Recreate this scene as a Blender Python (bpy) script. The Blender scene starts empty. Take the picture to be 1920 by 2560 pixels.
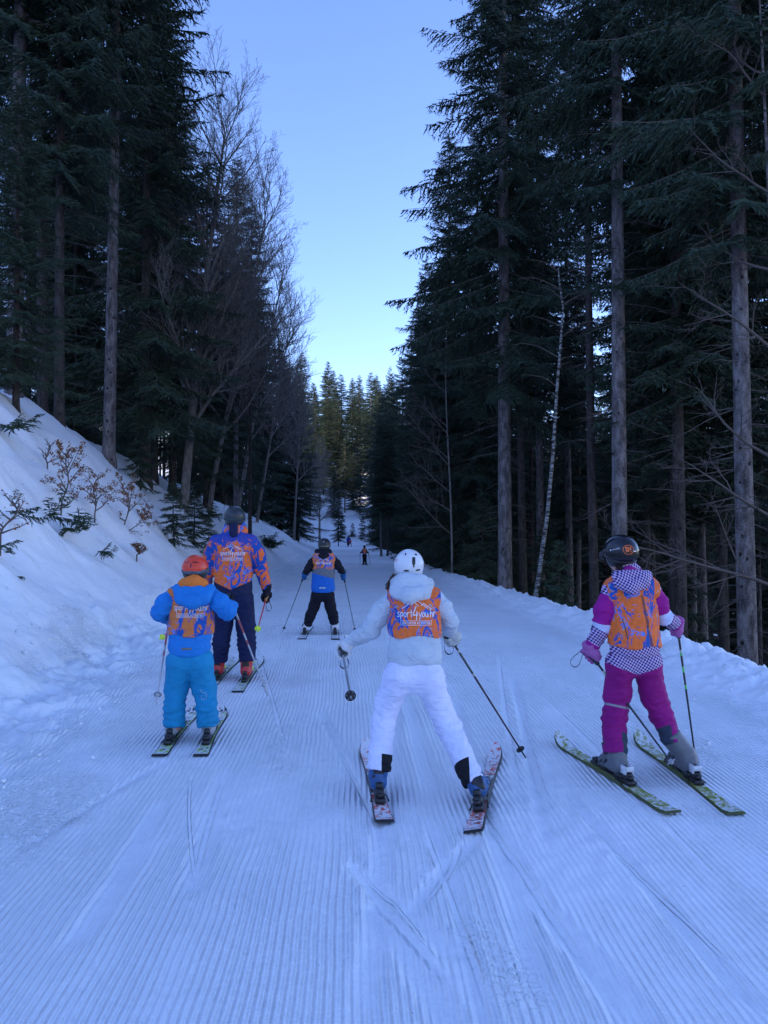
import bpy, math, random
import numpy as np
from mathutils import Vector, Matrix
from mathutils.bvhtree import BVHTree
random.seed(7); RNG = np.random.default_rng(7)
C = bpy.context.scene.collection
SC = bpy.context.scene
# ------------------------------------------------------------------ camera, world, sun, exposure
CAMZ, PITCH = 1.65, 1.64
cam = bpy.data.cameras.new('camera'); camo = bpy.data.objects.new('camera', cam); C.objects.link(camo)
cam.sensor_fit = 'VERTICAL'; cam.sensor_height = 36; cam.sensor_width = 27; cam.lens = 27
cam.clip_start = 0.05; cam.clip_end = 3000
camo.location = (0, 0, CAMZ); camo.rotation_euler = (math.radians(90+PITCH), 0, 0)
SC.camera = camo
SUN_EL, SUN_AZ = 12.0, math.atan2(-0.37, -0.93)          # direction to the sun: low, behind and to the left
wd = bpy.data.worlds.new('World'); SC.world = wd; wd.use_nodes = True
nt = wd.node_tree; nt.nodes.clear()
out = nt.nodes.new('ShaderNodeOutputWorld'); bg = nt.nodes.new('ShaderNodeBackground')
sky = nt.nodes.new('ShaderNodeTexSky'); sky.sky_type = 'NISHITA'; sky.sun_disc = False
sky.sun_elevation = math.radians(SUN_EL); sky.sun_rotation = math.pi/2 - SUN_AZ
sky.altitude = 900; sky.air_density = 1.0; sky.dust_density = 0.25; sky.ozone_density = 1.6
wb = nt.nodes.new('ShaderNodeMix'); wb.data_type = 'RGBA'; wb.blend_type = 'MULTIPLY'
wb.inputs[0].default_value = 1.0; wb.inputs[7].default_value = (0.925, 0.96, 1.37, 1)   # the phone's cool white balance
nt.links.new(sky.outputs[0], wb.inputs[6]); nt.links.new(wb.outputs[2], bg.inputs[0])
bg.inputs[1].default_value = 0.15
nt.links.new(bg.outputs[0], out.inputs[0])
sl = bpy.data.lights.new('sun', 'SUN'); sl.energy = 4.6; sl.angle = math.radians(0.5); sl.color = (1, .86, .66)
so = bpy.data.objects.new('sun', sl); C.objects.link(so)
d = Vector((math.cos(SUN_AZ)*math.cos(math.radians(SUN_EL)), math.sin(SUN_AZ)*math.cos(math.radians(SUN_EL)), math.sin(math.radians(SUN_EL))))
so.rotation_euler = d.to_track_quat('Z', 'Y').to_euler(); so.location = (-40, -40, 60)
vs = SC.view_settings; vs.view_transform = 'Standard'; vs.look = 'None'; vs.gamma = 1; vs.use_curve_mapping = False
vs.exposure = 1.5
SC.cycles.max_bounces = 6; SC.cycles.diffuse_bounces = 3; SC.cycles.use_denoising = True

# ------------------------------------------------------------------ small numeric helpers
def _h(ix, iy, iz, seed):
    n = (ix*374761393 + iy*668265263 + iz*2147483647 + seed*1274126177) & 0xffffffff
    n = ((n ^ (n >> 13))*1274126177) & 0xffffffff
    n = ((n ^ (n >> 16))*2246822519) & 0xffffffff
    return ((n ^ (n >> 15)) & 0xffffff)/float(0xffffff)
def vnoise(x, y, z=None, seed=0):
    x = np.asarray(x, float); y = np.asarray(y, float)
    z = np.zeros_like(x) if z is None else np.asarray(z, float)
    ix, iy, iz = np.floor(x).astype(np.int64), np.floor(y).astype(np.int64), np.floor(z).astype(np.int64)
    fx, fy, fz = x-ix, y-iy, z-iz
    fx, fy, fz = [f*f*(3-2*f) for f in (fx, fy, fz)]
    r = 0
    for a in (0, 1):
        for b in (0, 1):
            for c in ((0, 1) if np.any(fz) else (0,)):
                w = (fx if a else 1-fx)*(fy if b else 1-fy)*(fz if c else 1-fz)
                r = r + w*_h(ix+a, iy+b, iz+c, seed)
    return r*2-1
def fbm(x, y, z=None, o=3, seed=0):
    r, a, f = 0, 1, 1
    for i in range(o):
        r = r + a*vnoise(x*f, y*f, None if z is None else z*f, seed+i); a *= .5; f *= 2.03
    return r
def sstep(a, b, x):
    t = np.clip((x-a)/(b-a), 0, 1); return t*t*(3-2*t)
def smooth_table(pts, sig):
    ys = np.arange(-90, 700, 1.0); v = np.interp(ys, [p[0] for p in pts], [p[1] for p in pts])
    k = np.exp(-.5*(np.arange(-3*sig, 3*sig+1)/sig)**2); k /= k.sum(); n = len(k)//2
    v = np.convolve(np.pad(v, n, mode='edge'), k, 'valid')
    return lambda y: np.interp(y, ys, v)
_xc = smooth_table([(-90, 3.8), (0, .38), (8, .12), (13, -.3), (27, -1.15), (50, -2.2), (80, -3.7), (110, -5.2), (135, -7), (200, -7), (700, -7)], 3)
_bz = smooth_table([(-90, -1.2), (0, 0), (8, .12), (12, .15), (25, 0), (44, -.11), (119, -.27), (700, -.27)], 2)
_cr = smooth_table([(-90, 5.6), (0, 5.4), (14, 5.2), (19, 4.9), (25, 4.65), (32, 4.3), (43, 3.9), (60, 3.5), (90, 2.6), (120, 2.4), (700, 2.4)], 2)
HW = 3.5
def H(x, y):
    x = np.asarray(x, float); y = np.asarray(y, float)
    s = x-_xc(y); z = _bz(y)
    l = -(s+HW-.4)
    hc = _cr(y)
    q = np.clip(l/5.4, 0, None)
    bank = np.where(q < 1, hc*(q*q*(3-2*q)*.35+q*.65), hc+(l-5.4)*.42)
    far = np.clip(l-40, 0, None)*.25  # unseen upper hill, steepened to keep the low sun off the near piste
    cap = 8+70*(1-sstep(30, 130, y))  # unseen hilltop lowered with distance so sun reaches the far trees
    bank = np.where(l > 0, bank+far, 0)
    bank = np.where(bank > cap, cap+(bank-cap)*.05, bank)
    bank = bank*np.clip(l/.6, 0, 1)
    r = s-HW
    rf = 1-sstep(112, 135, y)
    dr = np.where(r > .7, -(np.clip(r-.7, 0, 9)*.62+np.clip(r-9.7, 0, 45)*.30), 0)*rf
    berm = .13*np.exp(-((r-.15)/.45)**2)*sstep(3, 9, y)
    fh = np.clip(y-128, 0, 4)*.45+np.clip(y-132, 0, 90)*.30
    return z+bank+dr+berm+fh
def Hs(x, y): return float(H(x, y))
cp, sp_ = math.cos(math.radians(PITCH)), math.sin(math.radians(PITCH))
def ray(px, py):
    a, b = (px-960)/1920, -(py-1280)/1920
    y, z = cp-b*sp_, sp_+b*cp
    return a/y, z/y                                       # per metre of depth
def W(px, py, y):
    a, b = ray(px, py); return np.array([a*y, y, CAMZ+b*y])
def G(px, py):
    a, b = ray(px, py); y = 5.0
    for _ in range(60): y = .6*y+.4*((Hs(a*y, y)-CAMZ)/b)
    return np.array([a*y, y, Hs(a*y, y)])
def at_ground(px, y):
    x = (px-960)/1920*y; return np.array([x, y, Hs(x, y)])

def mesh_from(name, V, F, smooth=True, mi=None):
    V = np.asarray(V, np.float32); Fs = F if isinstance(F, list) else [F]
    Fs = [np.asarray(f, np.int32) for f in Fs if len(f)]
    me = bpy.data.meshes.new(name)
    me.vertices.add(len(V)); me.vertices.foreach_set('co', V.ravel())
    idx = np.concatenate([f.ravel() for f in Fs]); tot = np.concatenate([np.full(len(f), f.shape[1], np.int32) for f in Fs])
    me.loops.add(len(idx)); me.loops.foreach_set('vertex_index', idx)
    me.polygons.add(len(tot)); st = np.concatenate([[0], np.cumsum(tot)[:-1]]).astype(np.int32)
    me.polygons.foreach_set('loop_start', st); me.polygons.foreach_set('loop_total', tot)
    me.polygons.foreach_set('use_smooth', np.full(len(tot), smooth))
    if mi is not None: me.polygons.foreach_set('material_index', np.asarray(mi, np.int32))
    me.update(calc_edges=True)
    return me
def obj(name, V, F, mats, parent=None, origin=(0, 0, 0), smooth=True, attrs=None, mi=None, label=None):
    me = mesh_from(name, np.asarray(V)-np.asarray(origin, float), F, smooth, mi)
    for m in (mats if isinstance(mats, (list, tuple)) else [mats]): me.materials.append(m)
    for k, v in (attrs or {}).items():
        a = me.attributes.new(k, 'FLOAT', 'POINT'); a.data.foreach_set('value', np.asarray(v, np.float32))
    o = bpy.data.objects.new(name, me); C.objects.link(o)
    if parent is not None: o.parent = parent
    if label: o['label'] = label
    return o
def thing(name, label, cat, loc, group=None):
    o = bpy.data.objects.new(name, None); C.objects.link(o); o.empty_display_size = .2
    o.location = tuple(loc); o['label'] = label; o['category'] = cat
    if group: o['group'] = group
    return o
def tag(o, label, cat, group=None, kind=None):
    if label: o['label'] = label
    if cat: o['category'] = cat
    if group: o['group'] = group
    if kind: o['kind'] = kind
    return o
def dup(root, loc, rz, sc, label, group=None, name=None):
    r = root.copy(); C.objects.link(r); r.location = tuple(loc); r.rotation_euler = (0, 0, rz); r.scale = (sc, sc, sc) if not isinstance(sc, tuple) else sc
    r['label'] = label
    if group: r['group'] = group
    elif 'group' in r.keys(): del r['group']
    for ch in list(root.children):
        c = ch.copy(); C.objects.link(c); c.parent = r
        for g in ch.children:
            e = g.copy(); C.objects.link(e); e.parent = c
    return r

class MB:                                                 # collects pieces of one mesh
    def __init__(s): s.V = []; s.F = {}; s.n = 0
    def add(s, V, F):
        V = np.asarray(V, float); F = np.asarray(F)
        s.V.append(V); s.F.setdefault(F.shape[1], []).append(F+s.n); s.n += len(V); return s
    def get(s): return np.concatenate(s.V), [np.concatenate(f) for f in s.F.values()]
    def obj(s, name, mats, parent=None, origin=(0, 0, 0), smooth=True, label=None):
        V, F = s.get(); return obj(name, V, F, mats, parent, origin, smooth, label=label)
def tube(pts, rad, n=6, cap=True):
    pts = np.asarray(pts, float); m = len(pts); rad = np.broadcast_to(rad, (m,))
    T = np.gradient(pts, axis=0); T /= np.linalg.norm(T, axis=1)[:, None]+1e-9
    up = np.array([0, 0, 1.]) if abs(T[0, 2]) < .8 else np.array([1., 0, 0])
    A = np.cross(T, up); A /= np.linalg.norm(A, axis=1)[:, None]+1e-9
    B = np.cross(T, A)
    th = np.arange(n)*2*np.pi/n
    V = pts[:, None]+(A[:, None]*np.cos(th)[None, :, None]+B[:, None]*np.sin(th)[None, :, None])*rad[:, None, None]
    V = V.reshape(-1, 3)
    i = np.arange(m-1)[:, None]*n; j = np.arange(n)[None]
    F = np.stack([i+j, i+(j+1) % n, i+n+(j+1) % n, i+n+j], -1).reshape(-1, 4)
    F = F[:, ::-1]
    if cap:
        V = np.concatenate([V, pts[[0, -1]]]); a = m*n
        jj = np.arange(n)
        c0 = np.stack([np.full(n, a), jj, (jj+1) % n], -1); c1 = np.stack([np.full(n, a+1), (m-1)*n+(jj+1) % n, (m-1)*n+jj], -1)
        return V, F, np.concatenate([c0, c1])
    return V, F, np.zeros((0, 3), int)
def add_tube(mb, pts, rad, n=6, cap=True):
    V, F, Cp = tube(pts, rad, n, cap); b = mb.n
    mb.V.append(V); mb.F.setdefault(4, []).append(F+b)
    if len(Cp): mb.F.setdefault(3, []).append(Cp+b)
    mb.n += len(V)
def box_geo(c, sx, sy, sz, R=None, bev=.15):
    """chamfered box about c with half sizes, axes from the rows of R"""
    R = np.eye(3) if R is None else np.asarray(R); b = bev*min(sx, sy, sz)
    V = []
    for i in (-1, 1):
        for j in (-1, 1):
            for k in (-1, 1):
                V += [(i*(sx-b), j*(sy-b), k*sz), (i*(sx-b), j*sy, k*(sz-b)), (i*sx, j*(sy-b), k*(sz-b))]
    V = np.array(V)
    import bmesh
    bm = bmesh.new(); [bm.verts.new(v) for v in V]
    r = bmesh.ops.convex_hull(bm, input=bm.verts)
    bm.verts.ensure_lookup_table(); bm.verts.index_update()
    F = np.array([[v.index for v in f.verts] for f in bm.faces]); V = np.array([v.co[:] for v in bm.verts]); bm.free()
    return V@R+np.asarray(c), F

# ------------------------------------------------------------------ materials
class N:
    def __init__(s, name, rough=.8, spec=.3):
        s.m = bpy.data.materials.new(name); s.m.use_nodes = True; s.t = s.m.node_tree
        s.b = s.t.nodes['Principled BSDF']; s.b.inputs['Roughness'].default_value = rough
        s.b.inputs['Specular IOR Level'].default_value = spec; s._co = None
    def n(s, typ, **kw):
        x = s.t.nodes.new('ShaderNode'+typ)
        for k, v in kw.items(): setattr(x, k, v)
        return x
    def l(s, a, b): s.t.links.new(a, b); return s
    def co(s):
        if s._co is None: s._co = s.n('TexCoord').outputs['Object']
        return s._co
    def map(s, scale=(1, 1, 1), rot=(0, 0, 0), src=None):
        m = s.n('Mapping'); m.inputs['Scale'].default_value = scale; m.inputs['Rotation'].default_value = rot
        s.l(src or s.co(), m.inputs[0]); return m.outputs[0]
    def noise(s, scale, detail=3, rough=.55, src=None, dist=0):
        x = s.n('TexNoise'); x.inputs['Scale'].default_value = scale; x.inputs['Detail'].default_value = detail
        x.inputs['Roughness'].default_value = rough; x.inputs['Distortion'].default_value = dist
        s.l(src or s.co(), x.inputs['Vector']); return x.outputs['Fac']
    def ramp(s, fac, stops, const=False):
        r = s.n('ValToRGB'); e = r.color_ramp.elements
        if const: r.color_ramp.interpolation = 'CONSTANT'
        while len(e) < len(stops): e.new(.5)
        for i, (p, c) in enumerate(stops):
            e[i].position = p; e[i].color = (*c, 1) if not isinstance(c, (int, float)) else (c, c, c, 1)
        s.l(fac, r.inputs[0]); return r.outputs[0]
    def math(s, op, a, b=0., c=None):
        x = s.n('Math', operation=op)
        for i, v in enumerate((a, b) if c is None else (a, b, c)):
            if isinstance(v, (int, float)): x.inputs[i].default_value = v
            else: s.l(v, x.inputs[i])
        return x.outputs[0]
    def attr(s, name): return s.n('Attribute', attribute_name=name).outputs['Fac']
    def mix(s, f, a, b):
        x = s.n('Mix', data_type='RGBA')
        for i, v in ((0, f), (6, a), (7, b)):
            if isinstance(v, (int, float)): x.inputs[i].default_value = v
            elif isinstance(v, tuple): x.inputs[i].default_value = (*v, 1)
            else: s.l(v, x.inputs[i])
        return x.outputs[2]
    def col(s, c):
        if isinstance(c, tuple): s.b.inputs['Base Color'].default_value = (*c, 1)
        else: s.l(c, s.b.inputs['Base Color'])
        return s
    def bump(s, h, strength=.5, dist=.01, prev=None):
        b = s.n('Bump'); b.inputs['Strength'].default_value = strength; b.inputs['Distance'].default_value = dist
        s.l(h, b.inputs['Height'])
        if prev: s.l(prev, b.inputs['Normal'])
        s.l(b.outputs[0], s.b.inputs['Normal']); return b.outputs[0]
def simple(name, c, rough=.6, spec=.3, var=.15, vs=30, bump=.1, bd=.003, metal=0):
    m = N(name, rough, spec); m.b.inputs['Metallic'].default_value = metal
    f = m.noise(vs, 3)
    m.col(m.ramp(f, [(.3, tuple(x*(1-var) for x in c)), (.7, tuple(min(1, x*(1+var)) for x in c))]))
    if bump: m.bump(m.noise(vs*4, 3), bump, bd)
    return m.m
def cloth(name, colfn, rough=.75, fold=.5):
    m = N(name, rough, .25)
    c = colfn(m) if callable(colfn) else m.ramp(m.noise(9, 3), [(.3, tuple(x*.92 for x in colfn)), (.7, tuple(min(1, x*1.06) for x in colfn))])
    m.col(c)
    a = m.bump(m.noise(7, 4, .6, src=m.map((1, 1, 2.2)), dist=.8), fold, .02)
    rd = m.math('POWER', m.math('SUBTRACT', 1., m.math('ABSOLUTE', m.math('SUBTRACT', m.math('MULTIPLY', m.noise(6.5, 2, .5, src=m.map((1, 1, 2.0), (.25, .1, 0)), dist=1.0), 4.), 2.))), 3.)
    a = m.bump(rd, fold*.7, .012, a)
    m.bump(m.noise(300, 2), .15, .001, a)
    return m.m

TRACKS = [((469, 1920), (480, 2245)), ((1170, 2092), (1062, 2285)), ((845, 2128), (1160, 2500)), ((800, 1780), (960, 2090)), ((1120, 1900), (1560, 2560)), ((1340, 1720), (1900, 2300)),
          ((1390, 1980), (1920, 2510)), ((1050, 2050), (1250, 2560)), ((1240, 1620), (1300, 2080)), ((900, 2160), (1110, 2400)), ((560, 1930), (472, 2230)), ((720, 1420), (560, 1700)), ((1450, 1620), (1640, 1840)),
          ((620, 1560), (760, 2000)), ((1270, 1700), (1390, 2100)), ((60, 2120), (420, 1900))]
def mat_snow(name, groom):
    m = N(name, .75, .25)
    base = m.ramp(m.noise(1.3, 4), [(.3, (.80, .815, .84)), (.7, (.88, .89, .905))])
    specks = m.math('GREATER_THAN', m.noise(38, 2, .5), .765)
    base = m.mix(m.math('MULTIPLY', specks, .55), base, (.30, .24, .19))
    m.col(base)
    f1 = m.bump(m.noise(9, 5, .6), .35, .05)
    f2 = m.bump(m.noise(70, 4, .65), .35 if groom else .3, .008, f1)
    if groom:
        pt = m.ramp(m.noise(.8, 4, .6, src=m.map((1.2, .6, 1), (0, 0, .2))), [(.55, 0.), (.66, 1.)])
        f2 = m.bump(m.math('MULTIPLY', m.ramp(m.noise(34, 4, .6), [(.42, 0.), (.7, 1.)]), pt), .8, .02, f2)
    if groom:
        sep = m.n('SeparateXYZ'); m.l(m.co(), sep.inputs[0])
        gs = m.attr('groom_s'); gm = m.attr('groom')
        wob = m.math('MULTIPLY', m.math('SUBTRACT', m.noise(1.1, 2), .5), .05)
        ph = m.math('MULTIPLY', m.math('ADD', gs, wob), 2*math.pi/.033)
        sn = m.math('SINE', ph)
        sn = m.math('POWER', m.math('ADD', m.math('MULTIPLY', sn, .5), .5), .8)
        sn2 = m.math('SINE', m.math('MULTIPLY', m.math('ADD', gs, wob), 2*math.pi/.23))
        amp = m.math('MULTIPLY', m.ramp(m.noise(3.0, 4, .6, src=m.map((1, .35, 1))), [(.34, .4), (.52, 1.)]), m.math('MULTIPLY', gm, m.math('SUBTRACT', 1., m.math('MULTIPLY', pt, .75))))
        hh = m.math('MULTIPLY', m.math('ADD', sn, m.math('MULTIPLY', sn2, .25)), amp)
        hh = m.math('MULTIPLY', hh, 1.)
        tk = None
        for i, (a, b) in enumerate(TRACKS):
            pa, pb = G(*a)[:2], G(*b)[:2]; dv = pb-pa; L = float(np.hypot(*dv)); w = (.010, .018, .028)[i % 3]
            def dot(v):
                q = m.n('VectorMath', operation='DOT_PRODUCT'); m.l(m.co(), q.inputs[0]); q.inputs[1].default_value = v; return q.outputs['Value']
            t_ = m.math('SUBTRACT', dot((dv[0]/L**2, dv[1]/L**2, 0)), float(pa@dv/L**2)+.5)
            n_ = m.math('SUBTRACT', dot((dv[1]/L, -dv[0]/L, 0)), float((pa[0]*dv[1]-pa[1]*dv[0])/L))
            n_ = m.math('MULTIPLY_ADD', m.math('MULTIPLY', t_, t_), (.12, -.16, .05, -.05)[i % 4], n_)
            r_ = m.n('MapRange', interpolation_type='SMOOTHSTEP'); m.l(m.math('ABSOLUTE', n_), r_.inputs[0]); r_.inputs[1].default_value = w*.5; r_.inputs[2].default_value = w*1.3; r_.inputs[3].default_value = 1; r_.inputs[4].default_value = 0
            e_ = m.n('MapRange', interpolation_type='SMOOTHSTEP'); m.l(m.math('ABSOLUTE', t_), e_.inputs[0]); e_.inputs[1].default_value = .22; e_.inputs[2].default_value = .5; e_.inputs[3].default_value = 1; e_.inputs[4].default_value = 0
            q = m.math('MULTIPLY', r_.outputs[0], e_.outputs[0]); tk = q if tk is None else m.math('MAXIMUM', tk, q)
        hh = m.math('SUBTRACT', m.math('MULTIPLY', hh, m.math('SUBTRACT', 1., tk)), m.math('MULTIPLY', tk, .7))
        m.bump(hh, 1., .0115, f2)
    return m.m
M = {}
M['piste'] = mat_snow('groomed_snow', True)
M['snow'] = mat_snow('bank_snow', False)
def mat_floor():
    m = N('forest_floor', .9, .1)
    n1 = m.noise(.8, 6, .65)
    c = m.ramp(m.noise(14, 4), [(.3, (.018, .014, .010)), (.7, (.06, .045, .03))])
    m.col(m.mix(m.ramp(n1, [(.57, 0.), (.60, 1.)]), c, (.8, .82, .85)))
    m.bump(m.noise(6, 6, .7), .8, .1); return m.m
M['floor'] = mat_floor()
def mat_needle(name, a, b):
    m = N(name, .6, .25); f = m.noise(1.1, 3)
    g = m.noise(25, 2)
    m.col(m.mix(m.ramp(g, [(.35, 0.), (.65, 1.)]), m.ramp(f, [(.3, a), (.7, b)]), tuple(x*1.5 for x in b)))
    return m.m
M['needle'] = mat_needle('spruce_needles', (.014, .026, .019), (.029, .047, .028))
M['needle_blue'] = mat_needle('fir_needles', (.016, .031, .021), (.034, .054, .030))
def mat_bark(name, a, b, knots=True):
    m = N(name, .9, .15)
    n1 = m.noise(9, 5, .65, src=m.map((1, 1, .35))); n2 = m.noise(40, 3)
    c = m.ramp(m.math('ADD', m.math('MULTIPLY', n1, .7), m.math('MULTIPLY', n2, .3)), [(.36, a), (.50, tuple((p+q)/2 for p, q in zip(a, b))), (.60, b)])
    if knots:
        v = m.n('TexVoronoi'); v.inputs['Scale'].default_value = 4.2; m.l(m.map((1, 1, .8)), v.inputs['Vector'])
        c = m.mix(m.ramp(v.outputs['Distance'], [(.11, 1.), (.17, 0.)]), c, (.025, .02, .018))
    m.col(c); m.bump(m.noise(22, 5, .7, src=m.map((1, 1, .5))), .9, .03); return m.m
M['bark'] = mat_bark('spruce_bark', (.045, .038, .036), (.23, .20, .195))
M['bark_dark'] = mat_bark('dark_spruce_bark', (.03, .025, .022), (.09, .075, .068))
M['beech_bark'] = mat_bark('beech_bark', (.10, .09, .08), (.26, .235, .215), False)
M['twig'] = simple('twig_bark', (.13, .10, .085), .9, .1)
M['deadtwig'] = simple('dead_twig', (.115, .095, .085), .9, .1)
M['leaf'] = simple('dry_beech_leaf', (.20, .085, .035), .7, .2, .4, 8)
def mat_birch():
    m = N('birch_bark', .7, .2)
    n1 = m.noise(5, 5, .7, src=m.map((1.4, 1.4, 5)))
    m.col(m.ramp(n1, [(.46, (.03, .025, .02)), (.54, (.24, .23, .22)), (.75, (.36, .35, .34))])); m.bump(m.noise(30, 3), .4, .01); return m.m
M['birch'] = mat_birch()

# ------------------------------------------------------------------ terrain
def spaced(a, b, f):
    v = [a]
    while v[-1] < b: v.append(v[-1]+f(v[-1]))
    return np.array(v)
rows = np.concatenate([-spaced(0, 70, lambda t: .25+t*.08)[::-1][:-1], spaced(0, 1.6, lambda t: .2),
                       spaced(1.75, 11, lambda t: .024+.004*(t-1.7)), spaced(11.1, 620, lambda t: .06+.03*(t-11))])
rows = np.unique(np.round(rows, 4))
sroad = np.arange(-HW-.9, HW+1.35, .028)
sl_ = -spaced(-sroad[0]+.04, 190, lambda t: .04+.020*(t-4.3))[::-1]
sr_ = spaced(sroad[-1]+.04, 170, lambda t: .06+.06*(t-4.8))
scol = np.concatenate([sl_, sroad, sr_])
SS, YY = np.meshgrid(scol, rows)
XX = SS+_xc(YY)
ZZ = H(XX, YY)
groom = (1-sstep(HW-.75, HW-.35, np.abs(SS-.1)))*(1-sstep(10, 34, YY)*.85)
left_rough = np.exp(-((SS+HW-.25)/.6)**2); right_rough = np.exp(-((SS-HW-.15)/.5)**2)
lump = np.abs(fbm(XX*3.1, YY*2.4, o=4, seed=3)); lump2 = fbm(XX*9, YY*9, o=3, seed=9)
ZZ += left_rough*(.05*np.maximum(fbm(XX*6, YY*5, o=4, seed=61), 0)+.03*np.maximum(fbm(XX*15, YY*13, o=2, seed=62), 0))*sstep(2, 6, YY)
ZZ += (left_rough*.9+right_rough*1.2)*(lump*.10+np.maximum(lump2, 0)*.05)*sstep(2, 6, YY)
bankm = sstep(HW, HW+1.5, -SS)
ZZ += bankm*(fbm(XX*.55, YY*.55, o=4, seed=21)*.22+fbm(XX*1.9, YY*1.9, o=3, seed=5)*.06-np.abs(fbm(XX*.9, YY*1.3, o=3, seed=6))*.12)
ZZ += sstep(HW+1, HW+6, SS)*fbm(XX*.4, YY*.4, o=3, seed=31)*.35
ZZ += .006*fbm(XX*1.2, YY*.8, o=3, seed=41)*(np.abs(SS) < HW+.5)
# a row of footprints and a sled rut along the left bank foot
for (a, b, w, dp) in (((240, 1480), (520, 1560), .16, .07), ((60, 1640), (330, 1590), .2, .05)):
    pa, pb = G(*a), G(*b)
    t = np.clip(((XX-pa[0])*(pb[0]-pa[0])+(YY-pa[1])*(pb[1]-pa[1]))/((pb[:2]-pa[:2])@(pb[:2]-pa[:2])), 0, 1)
    dd = np.hypot(XX-pa[0]-t*(pb[0]-pa[0]), YY-pa[1]-t*(pb[1]-pa[1])+.06*np.sin(XX*7))
    ZZ -= dp*np.exp(-(dd/w)**2)*(YY > 0)
tracks = [((469, 1920), (480, 2245)), ((560, 1930), (472, 2230)), ((1170, 2092), (1062, 2285)), ((845, 2128), (1160, 2500)),
          ((800, 1780), (960, 2090)), ((900, 2160), (1110, 2400)), ((1200, 2240), (1450, 2560)), ((1290, 2200), (1620, 2560)),
          ((1390, 1980), (1920, 2510)), ((1170, 2150), (1500, 2560)), ((1120, 1900), (1560, 2560)), ((1150, 1760), (1310, 2480)),
          ((1340, 1720), (1900, 2300)), ((1000, 1640), (920, 2500)), ((1270, 1700), (1390, 2100)), ((640, 1960), (690, 2560)),
          ((60, 2120), (420, 1900)), ((150, 2360), (420, 2010)), ((1240, 1620), (1300, 2080)), ((930, 2260), (1130, 2560)), ((1050, 2050), (1250, 2560)),
          ((1090, 2150), (1110, 2500)), ((1450, 1620), (1640, 1840)), ((980, 1560), (1060, 2000)), ((480, 1760), (700, 1600))]
for k, (a, b) in enumerate(tracks):
    pa, pb = G(*a)[:2], G(*b)[:2]; dv = pb-pa; L = np.hypot(*dv)
    t = ((XX-pa[0])*dv[0]+(YY-pa[1])*dv[1])/L**2
    nrm = ((XX-pa[0])*dv[1]-(YY-pa[1])*dv[0])/L + .05*np.sin(t*3.1+k)*((k % 3)-1)
    w = (.035, .055)[k % 2]
    if k % 3 == 0: continue
    m_ = np.exp(-(nrm/w)**4)*sstep(-.05, .05, t)*sstep(1.05, .95, t)*(YY > 1)*(YY < 16)
    ZZ -= m_*(.013 if w < .09 else .006); ZZ += .004*np.exp(-((np.abs(nrm)-w*1.25)/.018)**2)*sstep(-.05, .05, t)*sstep(1.05, .95, t)*(YY > 1)*(YY < 16)
    groom *= 1-m_*.6
wear = sstep(.15, .6, fbm(XX*.9+3, YY*.45, o=3, seed=77))
groom *= 1-.5*wear
ZZ += (np.abs(SS) < HW)*wear*.006*fbm(XX*16, YY*16, o=2, seed=78)*sstep(16, 8, YY)
gs = SS-.02*SS*np.minimum(YY, 30)*.3
nr, nc = ZZ.shape
V = np.stack([XX, YY, ZZ], -1)
def sheet(name, c0, c1, mat, label):
    v = V[:, c0:c1+1].reshape(-1, 3); n = c1-c0+1
    i = np.arange(nr-1)[:, None]*n; j = np.arange(n-1)[None]
    F = np.stack([i+j, i+j+1, i+n+j+1, i+n+j], -1).reshape(-1, 4)
    o = obj(name, v, F, mat, attrs={'groom': groom[:, c0:c1+1].ravel(), 'groom_s': gs[:, c0:c1+1].ravel()})
    o['kind'] = 'structure'; o['label'] = label
    return o
ci = lambda s: int(np.searchsorted(scol, s))
sheet('snow_hillside', 0, ci(-HW-.45), M['snow'], 'snowy hillside rising to the left of the piste')
sheet('ski_piste', ci(-HW-.45), ci(HW+1.15), M['piste'], 'groomed snow piste with corduroy ridges and ski tracks')
sheet('forest_floor', ci(HW+1.15), nc-1, M['floor'], 'dark forest floor falling away right of the piste')

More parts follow.
